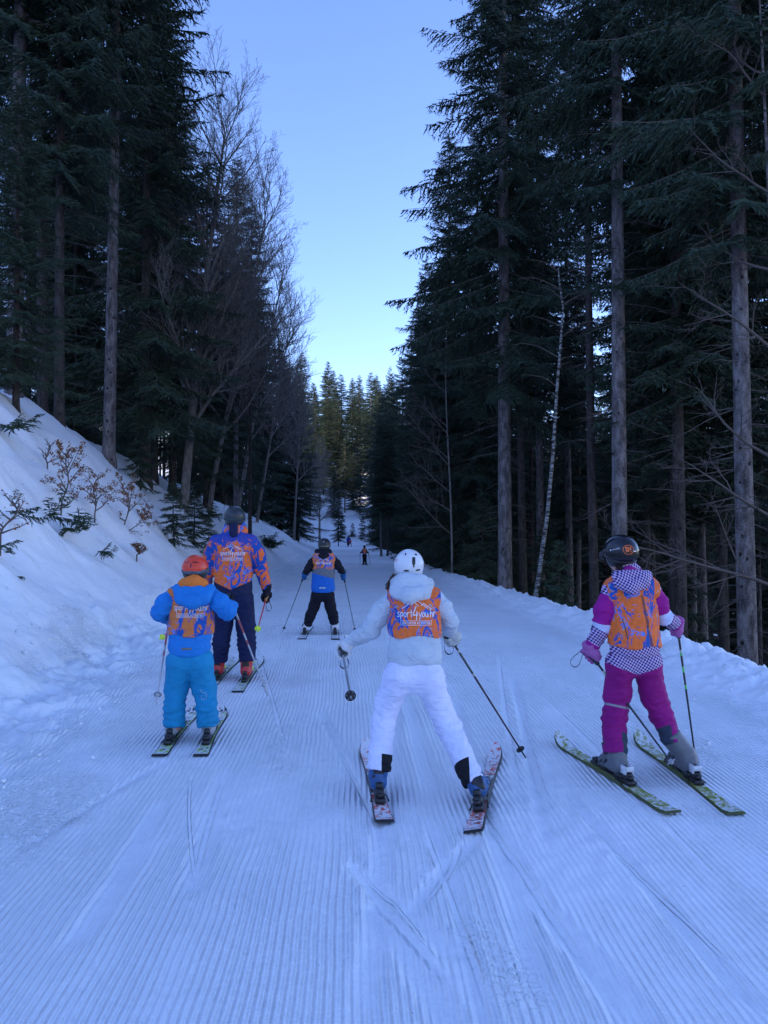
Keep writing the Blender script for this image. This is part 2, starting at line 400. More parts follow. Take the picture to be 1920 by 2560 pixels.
# ------------------------------------------------------------------ trees
def branch_tpl(L, rs, dens=1.0, hang=.5):
    """one needled branch along +x as loose needle-clump triangles, plus its wood axis"""
    T = []
    def ax(t): return np.stack([L*t, .05*L*np.sin(t*4+rs.random()), -.10*L*t+.10*L*t**3], -1)
    ts = np.arange(.10, 1.0, .062/L/dens)
    for side in (-1, 1):
        for t in ts:
            t = t+rs.uniform(-.01, .01); p = ax(np.array([t]))[0]
            tl = L*.36*(min(t/.3, 1)**.6)*(1-t)**.75+.10; tl *= rs.uniform(.6, 1.15)
            a = math.radians(rs.uniform(42, 66)); dz = -rs.uniform(.1, hang)
            dr = np.array([math.cos(a), side*math.sin(a), dz]); dr /= np.linalg.norm(dr)
            n = max(2, int(tl/.075)); q = (np.arange(n)+rs.random(n))/n
            c = p+dr*tl*q[:, None]+np.array([0, 0, -1])*(q**2)[:, None]*tl*.2
            sd = np.cross(dr, [0, 0, 1]); sd /= np.linalg.norm(sd)
            dd = dr*rs.uniform(.5, 1, (n, 1))+sd*rs.choice([-1, 1], (n, 1))*rs.uniform(.2, .9, (n, 1))+np.stack([np.zeros(n), np.zeros(n), rs.uniform(-.7, .25, n)], -1)
            dd /= np.linalg.norm(dd, axis=1)[:, None]; ln = rs.uniform(.09, .19, (n, 1))
            wv = np.cross(dd, rs.normal(size=(n, 3))); wv /= np.linalg.norm(wv, axis=1)[:, None]
            T.append(np.stack([c-wv*.019, c+wv*.019, c+dd*ln], 1))
            wv = np.cross(dr, rs.normal(size=3)); wv /= np.linalg.norm(wv)
            T.append(np.array([[p-wv*.022, p+wv*.022, p+dr*(tl+.05)+np.array([0, 0, -tl*.2])]]))
    tw = np.linspace(0, 1, 5); V_, F_, c_ = tube(ax(tw), .004*L*(1-tw)*2+.004, 3, False)
    return np.concatenate(T), (V_, F_)
rs = np.random.default_rng(11)
TPL = {L: [branch_tpl(L, rs, 1.0 if L < 3 else .85, .6) for _ in range(3)] for L in (.6, 1.3, 2.2, 3.2)}
def rotm(yaw, pitch, roll=0):
    cy, sy, c, s, cr, sr = math.cos(yaw), math.sin(yaw), math.cos(pitch), math.sin(pitch), math.cos(roll), math.sin(roll)
    Rz = np.array([[cy, -sy, 0], [sy, cy, 0], [0, 0, 1]]); Ry = np.array([[c, 0, -s], [0, 1, 0], [s, 0, c]]); Rx = np.array([[1, 0, 0], [0, cr, -sr], [0, sr, cr]])
    return Rz@Ry@Rx
def spruce(name, Ht, zb, Lmax, dia, seed, bark, needle, dead=True, whorl=.42, nb=5, label='', thin=1.0, skirt=.9):
    r = np.random.default_rng(seed)
    root = thing(name, label, 'tree', (0, 0, -200))
    bend = r.uniform(-.15, .15, 2)
    def cx(z): return np.stack([bend[0]*np.sin(z/Ht*3), bend[1]*np.sin(z/Ht*2.4), z], -1)
    zz = np.concatenate([[-1.5, 0, .35], np.linspace(1, Ht-.02, 16)])
    rr = dia/2*np.clip(1-zz/Ht, 0, 1)**.75+.006; rr[0] = dia*.8; rr[1] = dia*.68; rr[2] = dia*.54
    mb = MB(); add_tube(mb, cx(zz), rr, 10); mb.obj('trunk', bark, root)
    T = []; wood = MB(); z = zb; ph = 0
    while z < Ht-.25:
        f = (z-zb)/(Ht-zb); ph += .7
        Lz = Lmax*min(1, (1-f)**.62*1.0)*(1 if f > .15 else skirt+(1-skirt)*f/.15)
        for k in range(nb):
            if r.random() > .82*thin: continue
            L = max(.35, Lz*r.triangular(.42, .9, 1.25)); key = min(TPL, key=lambda q: abs(q-L)); s = L/key
            tt, (wV, wF) = TPL[key][r.integers(3)]
            pit = math.radians(-22+50*f**1.3+r.uniform(-9, 9))
            R = rotm(ph+k*2*math.pi/nb+r.uniform(-.35, .35), pit, r.uniform(-.25, .25))
            p = cx(np.array([z+r.uniform(-.2, .2)]))[0]
            T.append((tt.reshape(-1, 3)*s)@R.T+p); wood.add((wV*s)@R.T+p, wF)
        z += whorl*(1-.45*f)
    T.append(np.array([[.03, 0, Ht-.5], [-.03, 0, Ht-.5], [0, 0, Ht+.1]]))
    V_ = np.concatenate(T); obj('crown', V_, np.arange(len(V_)).reshape(-1, 3), needle, root, smooth=False)
    if dead:
        z = 1.2
        while z < zb+1.5:
            for k in range(r.integers(1, 4)):
                a = r.uniform(0, 6.28); L = r.uniform(.3, 1.5)*(.5+.6*z/zb); p = cx(np.array([z]))[0]
                t = np.linspace(0, 1, 5); dz = r.uniform(-.35, .15)
                pts = p+np.stack([math.cos(a)*L*t, math.sin(a)*L*t, dz*L*t-.15*L*t*t], -1)+r.normal(0, .02, (5, 3))*t[:, None]
                add_tube(wood, pts, .011*(1-t)+.003, 3, False)
                for q in range(int(L*4)):
                    t0 = r.uniform(.3, .95); p0 = pts[0]+(pts[-1]-pts[0])*t0; e = p0+np.array([math.cos(a+r.choice([-1, 1])*.8), math.sin(a+r.choice([-1, 1])*.8), r.uniform(-.3, .2)])*r.uniform(.12, .4)
                    add_tube(wood, [p0, (p0+e)/2+r.normal(0, .01, 3), e], [.005, .004, .002], 3, False)
            z += r.uniform(.12, .35)
    wood.obj('branches', M['deadtwig'], root)
    return root
protoF = [spruce('spruce_tree', 25, 8.5, 3.0, .34, 1, M['bark'], M['needle'], skirt=.6),
          spruce('spruce_tree', 27, 10.5, 2.8, .36, 2, M['bark'], M['needle'], skirt=.6, whorl=.46),
          spruce('spruce_tree', 23, 7, 3.1, .30, 3, M['bark_dark'], M['needle'], skirt=.7),
          spruce('spruce_tree', 25, 12.5, 2.5, .28, 4, M['bark_dark'], M['needle'], skirt=.6)]
protoE = [spruce('spruce_tree', 22, .9, 3.4, .34, 5, M['bark_dark'], M['needle'], dead=False),
          spruce('spruce_tree', 20, 2.2, 3.1, .30, 6, M['bark_dark'], M['needle_blue'], dead=False, whorl=.48)]
protoS = [spruce('young_spruce', 5.5, .25, 1.5, .09, 7, M['bark_dark'], M['needle_blue'], dead=False, whorl=.30),
          spruce('young_spruce', 3.2, .15, 1.1, .06, 8, M['bark_dark'], M['needle_blue'], dead=False, whorl=.24)]
protoH = spruce('spruce_tree', 31, 6.5, 3.9, .46, 15, M['bark'], M['needle'], dead=True, whorl=.50, nb=5, thin=.85, skirt=.75)
used = set()
def plant(proto, x, y, sc=1.0, label='', group=None, rz=None, dz=0):
    loc = (x, y, Hs(x, y)-.05+dz); rz = random.uniform(0, 6.28) if rz is None else rz
    if proto.name not in used:
        used.add(proto.name); proto.location = loc; proto.rotation_euler = (0, 0, rz); proto.scale = (sc,)*3 if not isinstance(sc, tuple) else sc
        proto['label'] = label
        if group: proto['group'] = group
        return proto
    return dup(proto, loc, rz, sc, label, group)
placed = []
def px_x(px, y): return (px-960)/1920*y
def hero(proto, px, y, sc, label, rz=None, group=None):
    x = px_x(px, y); placed.append((x, y)); return plant(proto, x, y, sc, label, group, rz)
R_, S_ = protoF, protoE
# right edge of the piste, near to far
hero(R_[0], 1866, 13.5, 1.0, 'tall spruce with pale grey scaly trunk at the far right, beyond the snow berm')
hero(R_[1], 1548, 17.0, 1.0, 'tall spruce whose pale trunk rises right behind the black helmet of the purple skier')
hero(R_[2], 1700, 17.5, 1.0, 'dark-trunked spruce standing between the two pale trunks right of the purple skier')
hero(protoH, 1262, 24.0, 1.0, 'very tall spruce overhanging the sky gap, first big trunk right of the white helmet')
hero(R_[3], 1486, 21.0, .95, 'slender spruce just left of the black helmet of the purple skier')
hero(R_[3], 1308, 27.0, 1.05, 'thin dark spruce trunk between the tallest spruce and the leaning birch')
hero(R_[2], 1808, 21.0, .95, 'dark spruce seen behind the rightmost pale trunk')
hero(R_[0], 1125, 38.0, (.95, .95, .9), 'narrow spruce with pale lower trunk at the piste edge, above the white helmet')
hero(S_[0], 1195, 33.0, .92, 'dense dark spruce behind the tallest spruce at the sky gap')
hero(S_[1], 1195, 42.0, .95, 'bushy dark spruce second along the edge of the sky gap')
hero(R_[1], 1065, 55.0, .84, 'spruce with bare lower trunk farther along the right piste edge')
hero(R_[0], 953, 62.0, (.6, .6, .46), 'slim dark trunk nearest the bend, left one of the pair by the far child')
hero(R_[2], 969, 61.0, (.6, .6, .5), 'slim dark trunk nearest the bend, right one of the pair by the far child')
for k, (px, y, h_) in enumerate([(1118, 37, 16.5), (1092, 45, 18), (1062, 55, 18.6), (1030, 66, 20), (1004, 80, 21.5), (980, 97, 23), (962, 115, 25), (944, 134, 24)]):
    hero(S_[k % 2], px, y, (h_/19., h_/19., h_/(22., 20.)[k % 2]), '%s dark spruce counted toward the bend in the row right of the sky gap' % ('nearest', 'second', 'third', 'fourth', 'fifth', 'sixth', 'seventh', 'farthest')[k], group='spruces lining the right piste edge')
for px, y, s, lb in [(1352, 31, 1.0, 'dark spruce closing the gap just right of the leaning birch'), (1425, 36, 1.05, 'dark spruce between the leaning birch and the slender spruce'), (1610, 27, .95, 'dark spruce between the pale trunk and the dark one, deeper in'), (1760, 30, 1., 'dark spruce deeper in between the two rightmost trunks'), (1330, 52, 1.2, 'far dark spruce seen through the gap left of the birch'), (1450, 55, 1.2, 'far dark spruce seen behind the slender spruce')]:
    hero(S_[0] if y > 50 else R_[int(px) % 4], px, y, s, lb)
def free(x, y, r):
    return all((x-a)**2+(y-b)**2 > r*r for a, b in placed)
# forest right
nR = 0; tries = 0
while nR < 158 and tries < 9000:
    tries += 1
    y = random.uniform(9, 20) if random.random() < .2 else random.uniform(12, 150); s = HW+1.6+random.random()**1.3*min(60, 14+y*.9)
    x = float(_xc(y))+s
    if x/y > .62 or x/y < 0 or not free(x, y, 1.7 if y < 60 else 2.4): continue
    if y < 20 and s < 5.2+1.8: continue
    if x/y < .20 and s < 3+HW and y < 60: continue
    placed.append((x, y)); nR += 1
    if y > 45 and random.random() < .45: p = random.choice(S_)
    else: p = random.choice(R_)
    plant(p, x, y, random.uniform(.78, 1.08), 'one of the dark spruce trunks deep in the wood right of the piste', 'spruces deep in the right-hand wood')
# left forest
hero(R_[1], 270, 22.5, .98, 'thick-trunked spruce on the bank crest above the orange-helmet child', )
hero(R_[2], 145, 20.0, .9, 'dark straight spruce trunk third from the left on the bank crest')
hero(R_[3], 103, 21.5, 1.0, 'spruce with grey trunk second from the left on the bank crest')
hero(R_[0], 30, 19.5, 1.15, 'thick grey spruce at the left edge of the picture')
hero(S_[1], 36, 16.5, (.5, .5, .36), 'short bushy spruce with blue-green needles at the left edge on the crest')
hero(S_[1], 362, 25.5, (1.25, 1.25, 1.15), 'spruce with long bough reaching into the sky, left of the bare beech')
hero(R_[2], 385, 30, .9, 'spruce behind the bare beech trunk, left side')
hero(S_[1], 515, 37, (1., 1., .80), 'spruce whose pointed top shows through the bare beech crown')
hero(R_[0], 590, 44, .85, 'spruce with bare stem right of the beech, bank behind the instructor')
hero(R_[3], 625, 40, .72, 'thin dark trunk on the bank above the instructor helmet')
hero(S_[0], 556, 53, (1.15, 1.15, .93), 'dark spruce filling the slope behind the beech trunks')
hero(S_[1], 602, 61, (1.2, 1.2, 1.03), 'dark spruce stepping down behind the instructor, left of the denser three')
hero(S_[1], 430, 31, (1., 1., .86), 'broad spruce just left of the bare beech trunk')
hero(S_[0], 650, 74, (1.25, 1.25, 1.0), 'dense dark spruce down to the snow, left one beside the bend')
hero(S_[0], 700, 84, (1.3, 1.3, .95), 'dense dark spruce down to the snow, middle one beside the bend')
hero(S_[0], 742, 84, (1.2, 1.2, .84), 'dense black-green spruce nearest the bend on the left')
hero(S_[1], 705, 100, (1.4, 1.4, 1.15), 'spruce top rising behind the dark row left of the bend')
nL = 0; tries = 0
while nL < 72 and tries < 9000:
    tries += 1
    y = random.uniform(14, 125) if random.random() < .7 else random.uniform(14, 45)
    s = -(HW+6.2+random.random()**1.4*45); x = float(_xc(y))+s
    if x/y < -.66 or not free(x, y, 1.8 if y < 60 else 2.6): continue
    if y > 60 and x/y > -.13: continue
    placed.append((x, y)); nL += 1
    p = random.choice(S_) if (y > 40 and random.random() < .4) or random.random() < .15 else random.choice(R_)
    plant(p, x, y, random.uniform(.72, 1.0), 'one of the dark spruces of the dense wood up the left bank', 'spruces of the left-hand wood')
# far hill ahead, catching the last sun
far = [(845, 158, .98, 'pointed sunlit spruce standing tallest above the end of the piste'), (790, 165, .9, 'olive sunlit spruce left of the tallest far one'),
       (818, 172, .86, 'sunlit spruce tucked left behind the tallest far one'), (872, 170, .86, 'sunlit spruce right beside the tallest far one'),
       (895, 164, .80, 'lower sunlit spruce near the right wood at the end of the piste'), (912, 180, .8, 'last sunlit spruce touching the right-hand wood'),
       (862, 146, .62, 'green spruce with bare stem standing on the snow beyond the bend'), (765, 150, .9, 'spruce at the left of the far sunlit group'), (883, 148, .55, 'smaller spruce right of the bare-stemmed one beyond the bend'), (900, 144, .6, 'spruce standing behind the two slim trunks at the bend'), (835, 143, .45, 'small spruce on the snow slope left of the bare-stemmed one'), (808, 156, .8, 'spruce on the left of the far group, in front of the tallest'), (925, 160, .75, 'spruce half hidden by the right-hand wood at the bend'), (775, 140, .75, 'spruce above the far bare tree'), (852, 190, 1.1, 'spruce behind the tallest far one'), (880, 200, 1.05, 'rear spruce between the two right far ones'), (820, 205, 1.1, 'rear spruce left of the tallest far one')]
for k, (px, y, s, lb) in enumerate(far): hero((S_ if k != 6 else R_)[k % 2], px, y, (s*1.35, s*1.35, s*.93), lb, group='sunlit spruces beyond the bend')
hero(S_[1], 846, 122, (.55, .55, .52), 'snow-dusted dark spruce at the bend, right of the far bare tree')
for k in range(24):
    y = random.uniform(150, 260); px = random.uniform(700, 1010); x = px_x(px, y)
    if not free(x, y, 3): continue
    placed.append((x, y)); q_ = random.uniform(.75, 1.0); plant(random.choice(S_+R_[:1]), x, y, (q_*1.4, q_*1.4, q_), 'spruce in the wooded hillside closing the far end', 'spruces on the far hillside')
# young conifers
young = [(436, 20.5, (.42, .42, .3), 0, 'young fir half sunk in snow under the bare beech'), (484, 23, (.5, .5, .28), 0, 'bushy young fir beside the beech, above the instructor'),
         (520, 22.5, .42, 1, 'small fir spray right of the bushy young fir on the bank'), (350, 24, .45, 0, 'young spruce under the thick trunk on the crest'),
         (1205, 26, .62, 0, 'young spruce in the wood just behind the berm, near the white helmet'), (1110, 33, .6, 0, 'young spruce low behind the berm above the white helmet'),
         (1160, 30, .5, 1, 'small spruce low behind the berm'), (1390, 17, .5, 1, 'little spruce at the berm left of the purple skier')]
for px, y, s, k, lb in young: hero(protoS[k], px, y, s, lb)
for i in range(36):
    y = random.uniform(15, 60); left = random.random() < .45
    s = -(HW+5.5+random.random()*12) if left else HW+2.5+random.random()*12; x = float(_xc(y))+s
    if abs(x/y) > .58 or not free(x, y, .9): continue
    placed.append((x, y)); plant(protoS[i % 2], x, y, random.uniform(.5, 1.1), 'young conifer growing under the tall trees ' + ('of the left bank' if left else 'right of the piste'), 'young conifers under the trees')

# bare broadleaved trees
def bare_tree(name, label, loc, Ht, dia, seed, lean=(0, 0), bark='beech_bark', spread=.55, start=.3, levels=4, up=.35, nmain=16, leaves=0, cat='tree', twig=1.0, aim=None, sublen=.5, dense=1.0):
    r = random.Random(seed); root = thing(name, label, cat, loc); tr = MB(); br = MB(); lf = []
    def grow(p, dr, L, rad, lev, mb):
        n = 4 if lev > 1 else 7; pts = [p]; d_ = Vector(dr).normalized(); q = Vector(p)
        for i in range(n):
            d_ = (d_+Vector((r.gauss(0, .10), r.gauss(0, .10), r.gauss(0, .07)+up*.11))).normalized(); q = q+d_*(L/n); pts.append(tuple(q))
        t = np.linspace(0, 1, n+1); add_tube(mb, pts, rad*(1-t)**.8+.0022*twig, 5 if lev < 2 else 3, False)
        if lev >= levels:
            if leaves:
                for i in range(leaves):
                    c = np.array(pts[r.randint(1, n)])+np.array([r.gauss(0, .02) for _ in range(3)]); a = np.array([r.gauss(0, 1) for _ in range(3)]); b = np.array([r.gauss(0, 1) for _ in range(3)])
                    a /= np.linalg.norm(a); b -= a*(a@b); b /= np.linalg.norm(b); s = r.uniform(.014, .028)
                    lf.append([c-a*s, c-b*s*.5, c+a*s, c+b*s*.55])
            return
        k = int((3+L*2.6)*dense); k = min(k, int(12*dense))
        for i in range(k):
            f = (i+r.random())/k*.85+.13; j = min(n-1, int(f*n)); fr = f*n-j
            P = Vector(pts[j]).lerp(Vector(pts[j+1]), fr); D = (Vector(pts[j+1])-Vector(pts[j])).normalized()
            ax = D.cross(Vector((r.gauss(0, 1), r.gauss(0, 1), r.gauss(0, 1)))).normalized()
            nd = (D*math.cos(.75)+ax*math.sin(.75)); nd.z += up*.35
            grow(tuple(P), nd, L*sublen*(1-f*.55)*r.uniform(.7, 1.2), rad*(1-f)**.7*.55, lev+1, mb)
    n = 12; pts = []
    for i in range(n+1):
        t = i/n; pts.append((lean[0]*t*Ht+.12*math.sin(t*5+seed)*t, lean[1]*t*Ht+.1*math.sin(t*4)*t, t*Ht-(.6 if i == 0 else 0)))
    t = np.linspace(0, 1, n+1); add_tube(tr, pts, dia/2*(1-t)**.8+.008, 10); tr.obj('trunk', M[bark], root)
    for i in range(nmain):
        f = start+(1-start)*(i+r.random())/nmain; j = min(n-1, int(f*n)); P = Vector(pts[j]).lerp(Vector(pts[j+1]), f*n-j)
        a = i*2.4+r.uniform(-.4, .4) if aim is None else aim+r.uniform(-.7, .7)
        L = Ht*spread*(1-f*.62)*r.uniform(.75, 1.15)
        grow(tuple(P), (math.cos(a), math.sin(a), up*2.2+f*.7), L, dia*.26*(1-f)**.6+.01, 1, br)
    br.obj('branches', M['beech_bark' if dia > .12 else 'deadtwig' if dia > .06 else 'twig'], root)
    if lf:
        L_ = np.array(lf).reshape(-1, 3); obj('leaves', L_, np.arange(len(L_)).reshape(-1, 4), M['leaf'], root, smooth=False)
    return root
p = at_ground(457, 27.5)
bare_tree('beech_tree', 'tall bare beech with pale trunk and fine twigs against the sky, above the instructor', p, 14.5, .32, 3, (.09, .02), nmain=30, up=.46, spread=.46, start=.2, dense=1.3, twig=1.0)
p = at_ground(520, 36)
bare_tree('beech_tree', 'second bare beech behind the first, crown leaning over the piste', p, 15, .24, 5, (.19, 0), nmain=26, up=.44, spread=.46, start=.22, dense=1.2, twig=1.6)
p = at_ground(640, 56)
bare_tree('beech_tree', 'farther bare beech with twigs spreading into the sky gap above the bend', p, 15.5, .24, 8, (.17, 0), nmain=26, up=.4, spread=.42, start=.3, levels=3, twig=2.2, dense=1.5)
p = at_ground(590, 45)
bare_tree('beech_tree', 'bare beech between the second and the farther one, top arching over the piste edge', p, 15, .24, 28, (.18, 0), nmain=24, up=.44, spread=.44, start=.3, levels=3, twig=1.8, dense=1.5)
p = at_ground(735, 74)
bare_tree('beech_tree', 'last bare beech of the left row, its crown over the far end of the piste', p, 16, .26, 18, (.04, 0), nmain=24, up=.4, spread=.36, start=.35, levels=3, twig=3, dense=1.5)
p = at_ground(799, 112)
bare_tree('beech_tree', 'rounded bare greyish tree at the far bend, above the far skiers', p, 14.5, .35, 9, (.0, 0), nmain=26, up=.42, spread=.36, start=.22, levels=3, twig=5)
p = at_ground(1945, 12.5)
bare_tree('beech_tree', 'thin bare beech at the right edge reaching long pale branches leftward', p, 13, .10, 12, (-.01, 0), nmain=9, up=.12, spread=.24, start=.12, aim=math.pi*.97, bark='bark', twig=.9)
p = at_ground(1130, 30)
bare_tree('beech_tree', 'bare young beech in front of the spruces above the white helmet, fine arching branches', p, 10, .08, 14, (-.02, 0), nmain=12, up=.25, spread=.34, start=.15, aim=math.pi, levels=3, twig=2)
# leaning birch
p0 = at_ground(1338, 17.5); root = thing('birch_tree', 'slender leaning birch with white bark in the wood right of the piste', 'tree', p0)
bp = [W(x, y, d_) for x, y, d_ in [(1338, 1500, 17.5), (1350, 1420, 17.5), (1368, 1290, 17.5), (1383, 1130, 17.6), (1392, 980, 17.7), (1402, 860, 17.8), (1408, 770, 17.9), (1398, 700, 18), (1394, 640, 18.1)]]
bp = [np.array([p0[0], p0[1], p0[2]-.3])]+bp
mb = MB(); add_tube(mb, np.array(bp)-p0, np.linspace(.062, .015, len(bp)), 9); mb.obj('trunk', M['birch'], root)
mb = MB()
for i in range(16):
    f = random.uniform(.55, .98)*(len(bp)-1); j = int(f); q = bp[j]+(bp[min(j+1, len(bp)-1)]-bp[j])*(f-j)-p0; a = random.uniform(-.6, .6)+(0 if i % 2 else math.pi); L = random.uniform(.5, 1.3)
    t = np.linspace(0, 1, 6); add_tube(mb, q+np.stack([math.cos(a)*L*t, math.sin(a)*L*t*.5, .8*L*t-.5*L*t*t], -1)+RNG.normal(0, .02, (6, 3)), .01*(1-t)+.003, 4, False)
mb.obj('branches', M['twig'], root)
# saplings and shrubs on the left bank
def on_bank(px, py):
    a, b = ray(px, py)
    for y in np.arange(4, 60, .04):
        if CAMZ+b*y < Hs(a*y, y): return np.array([a*y, y, Hs(a*y, y)])
    return G(px, py)
sap = [(310, 1322, 1.5, 31, 'young beech with dry brown leaves, rightmost of the saplings on the open bank', 9, (.1, 0)), (150, 1265, 1.5, 32, 'leafy brown beech sapling arching over the snow, leftmost on the open bank', 9, (.25, 0)),
       (235, 1290, 1.2, 33, 'middle beech sapling with sparse brown leaves on the open bank', 6, (.1, 0)), (360, 1318, .7, 34, 'small leafy sapling low on the bank, left of the orange helmet', 6, (.1, 0)),
       (120, 1165, .7, 35, 'bare little sapling high on the bank near the crest', 0, (-.15, 0)), (0, 1345, .75, 36, 'bare sapling leaning in from the left edge', 1, (.35, 0)),
       (560, 1270, 1.3, 37, 'bare sapling on the bank behind the instructor helmet', 1, (.1, 0)), (340, 1390, .35, 38, 'tiny leafy twig poking out of the snow left of the orange helmet', 5, (.5, 0))]
for px, py, h_, sd, lb, lv, ln in sap:
    p = on_bank(px, py); bare_tree('sapling', lb, p, h_*.62, .011, sd, ln, 'twig', .85, .06, 3, .18, 10, lv, 'sapling', .3, dense=.95)
def fir_sprays(px, py, n, L, lb, aim=-.9, sd=0, rise=.12):
    r = np.random.default_rng(sd); p = on_bank(px, py); L = L*.62; T = []; wood = MB()
    root = thing('fir_shrub', lb, 'shrub', p)
    for i in range(n):
        LL = L*r.uniform(.5, 1.1); key = min(TPL, key=lambda q: abs(q-LL)); tt, (wV, wF) = TPL[key][r.integers(3)]; s = LL/key
        R = rotm(aim+r.uniform(-1.1, 1.1), math.radians(r.uniform(-10, 55)), r.uniform(-.4, .4)); o_ = np.array([r.normal(0, .12), r.normal(0, .12), rise*r.random()])
        T.append((tt.reshape(-1, 3)*s)@R.T+o_); wood.add((wV*s)@R.T+o_, wF)
    V_ = np.concatenate(T); obj('foliage', V_, np.arange(len(V_)).reshape(-1, 3), M['needle_blue'], root, smooth=False); wood.obj('branches', M['twig'], root)
fs = [(130, 1290, 5, .75, 'low fir spray under the brown saplings, partly buried in snow', -.5, .1), (190, 1330, 6, .7, 'fir spray drooping over the snow below the saplings', -.6, .05), (240, 1380, 4, .5, 'small buried fir spray, lowest below the saplings', -.6, .0),
      (0, 1290, 3, .6, 'green fir branches entering at the left edge, upper clump', 0, .3), (0, 1390, 2, .45, 'green fir branches entering at the left edge, lower clump', -.2, .1), (35, 1445, 2, .3, 'tiny fir tip sticking out of the snow near the left edge', -.8, 0), (5, 1075, 4, .9, 'dark fir branch lying on the crest at the left edge', -.2, .1),
      (675, 1375, 14, 1.6, 'round fir shrub at the bank foot right of the instructor', -1.2, .5), (470, 1255, 12, 1.6, 'wide fir shrub spilling down the bank left of the instructor helmet', -.9, .5), (520, 1300, 10, 1.2, 'fir shrub just behind the instructor helmet', -.9, .2),
      (770, 1330, 8, 2.0, 'brownish fir shrub at the bank foot beyond the black-jacket child', -.9, .3), (800, 1338, 7, 2.0, 'low shrub farther along the bank foot near the bend', -.7, .3), (318, 1238, 2, .35, 'fir twig high on the open bank', -1, 0)]
for k, a in enumerate(fs): fir_sprays(a[0], a[1], a[2], a[3], a[4], a[5], k+50, a[6])
for k, (px, y) in enumerate([(855, 131), (880, 131.5), (905, 130.5), (925, 131), (945, 129)]):
    x = px_x(px, y); placed.append((x, y)); plant(protoS[k % 2], x, y, .75, 'bushy young fir on the snow bank across the bend', 'firs on the bank across the bend')
# pieces of snow caught on the far dark spruce
mb = MB()
for i in range(40):
    a = random.uniform(math.pi, 2*math.pi); z = random.uniform(1.5, 8); r_ = 1.9*(1-z/11)*random.uniform(.6, 1)
    V_, F_ = box_geo((r_*math.cos(a), r_*math.sin(a), z), random.uniform(.15, .4), .15, random.uniform(.03, .07), rotm(a+1.57, random.uniform(-.4, 0)), .9); mb.add(V_, F_)
for o in list(C.objects):
    if str(o.get('label', '')).startswith('snow-dusted'): mb.obj('snow_patches', M['snow'], o)
# dry grass along the right berm
T = []
for i in range(2600):
    y = random.uniform(6, 34); s = HW+random.uniform(.95, 1.9); x = float(_xc(y))+s
    if vnoise(np.array([x*1.3]), np.array([y*1.3]), seed=5)[0] < .1: continue
    z = Hs(x, y)-.03; h_ = random.uniform(.06, .28); a = random.uniform(0, 6.28); w = .004; lx, ly = random.gauss(0, .1)*h_*3, random.gauss(0, .1)*h_*3
    T.append([[x-w*math.cos(a), y-w*math.sin(a), z], [x+w*math.cos(a), y+w*math.sin(a), z], [x+lx, y+ly, z+h_]])
T = np.array(T).reshape(-1, 3); o = obj('dry_grass', T, np.arange(len(T)).reshape(-1, 3), simple('dry_grass', (.16, .12, .06), .9), smooth=False)
tag(o, 'dry grass stalks poking up behind the right snow berm', 'grass', kind='stuff')
def crumbs(n, seed):
    r = np.random.default_rng(seed); O = np.array([[1, 0, 0], [-1, 0, 0], [0, 1, 0], [0, -1, 0], [0, 0, 1], [0, 0, -1.]]); F0 = np.array([[0, 2, 4], [2, 1, 4], [1, 3, 4], [3, 0, 4], [2, 0, 5], [1, 2, 5], [3, 1, 5], [0, 3, 5]])
    Vs, Fs = [], []
    y = 4+r.random(n)**1.5*24; left = r.random(n) < .5; s = np.where(left, -HW+.25+r.normal(0, .45, n), HW+.1+r.normal(0, .38, n)); x = s+_xc(y); z = H(x, y)
    for i in range(n):
        q = r.uniform(.004, .019)*(1+.8*(r.random() < .06)); Vs.append(O*q*r.uniform(.6, 1.3, (6, 3))@rotm(r.uniform(0, 6), r.uniform(0, 6), r.uniform(0, 6)).T+[x[i], y[i], z[i]+.02+q*.5]); Fs.append(F0+6*i)
    o = obj('snow_crumbs', np.concatenate(Vs), np.concatenate(Fs), M['snow']); tag(o, 'loose crumbs of snow thrown up along both edges of the piste', 'snow', kind='stuff')
crumbs(2600, 4)
T = []
for i in range(1500):                                     # needles, bark bits and twig ends dropped on the bank
    y = random.uniform(6, 26); s = -HW-random.uniform(.2, 6.5); x = float(_xc(y))+s; z = Hs(x, y)+.03; a = random.uniform(0, 6.28); L = random.uniform(.01, .05); w = .004
    T.append([[x-w*math.sin(a), y+w*math.cos(a), z], [x+L*math.cos(a), y+L*math.sin(a), Hs(x+L*math.cos(a), y)+.045], [x+w*math.sin(a), y-w*math.cos(a), z]])
T = np.array(T).reshape(-1, 3); o = obj('forest_litter', T, np.arange(len(T)).reshape(-1, 3), M['twig'], smooth=False); tag(o, 'fallen needles and bark bits scattered over the left snow bank', 'litter', kind='stuff')
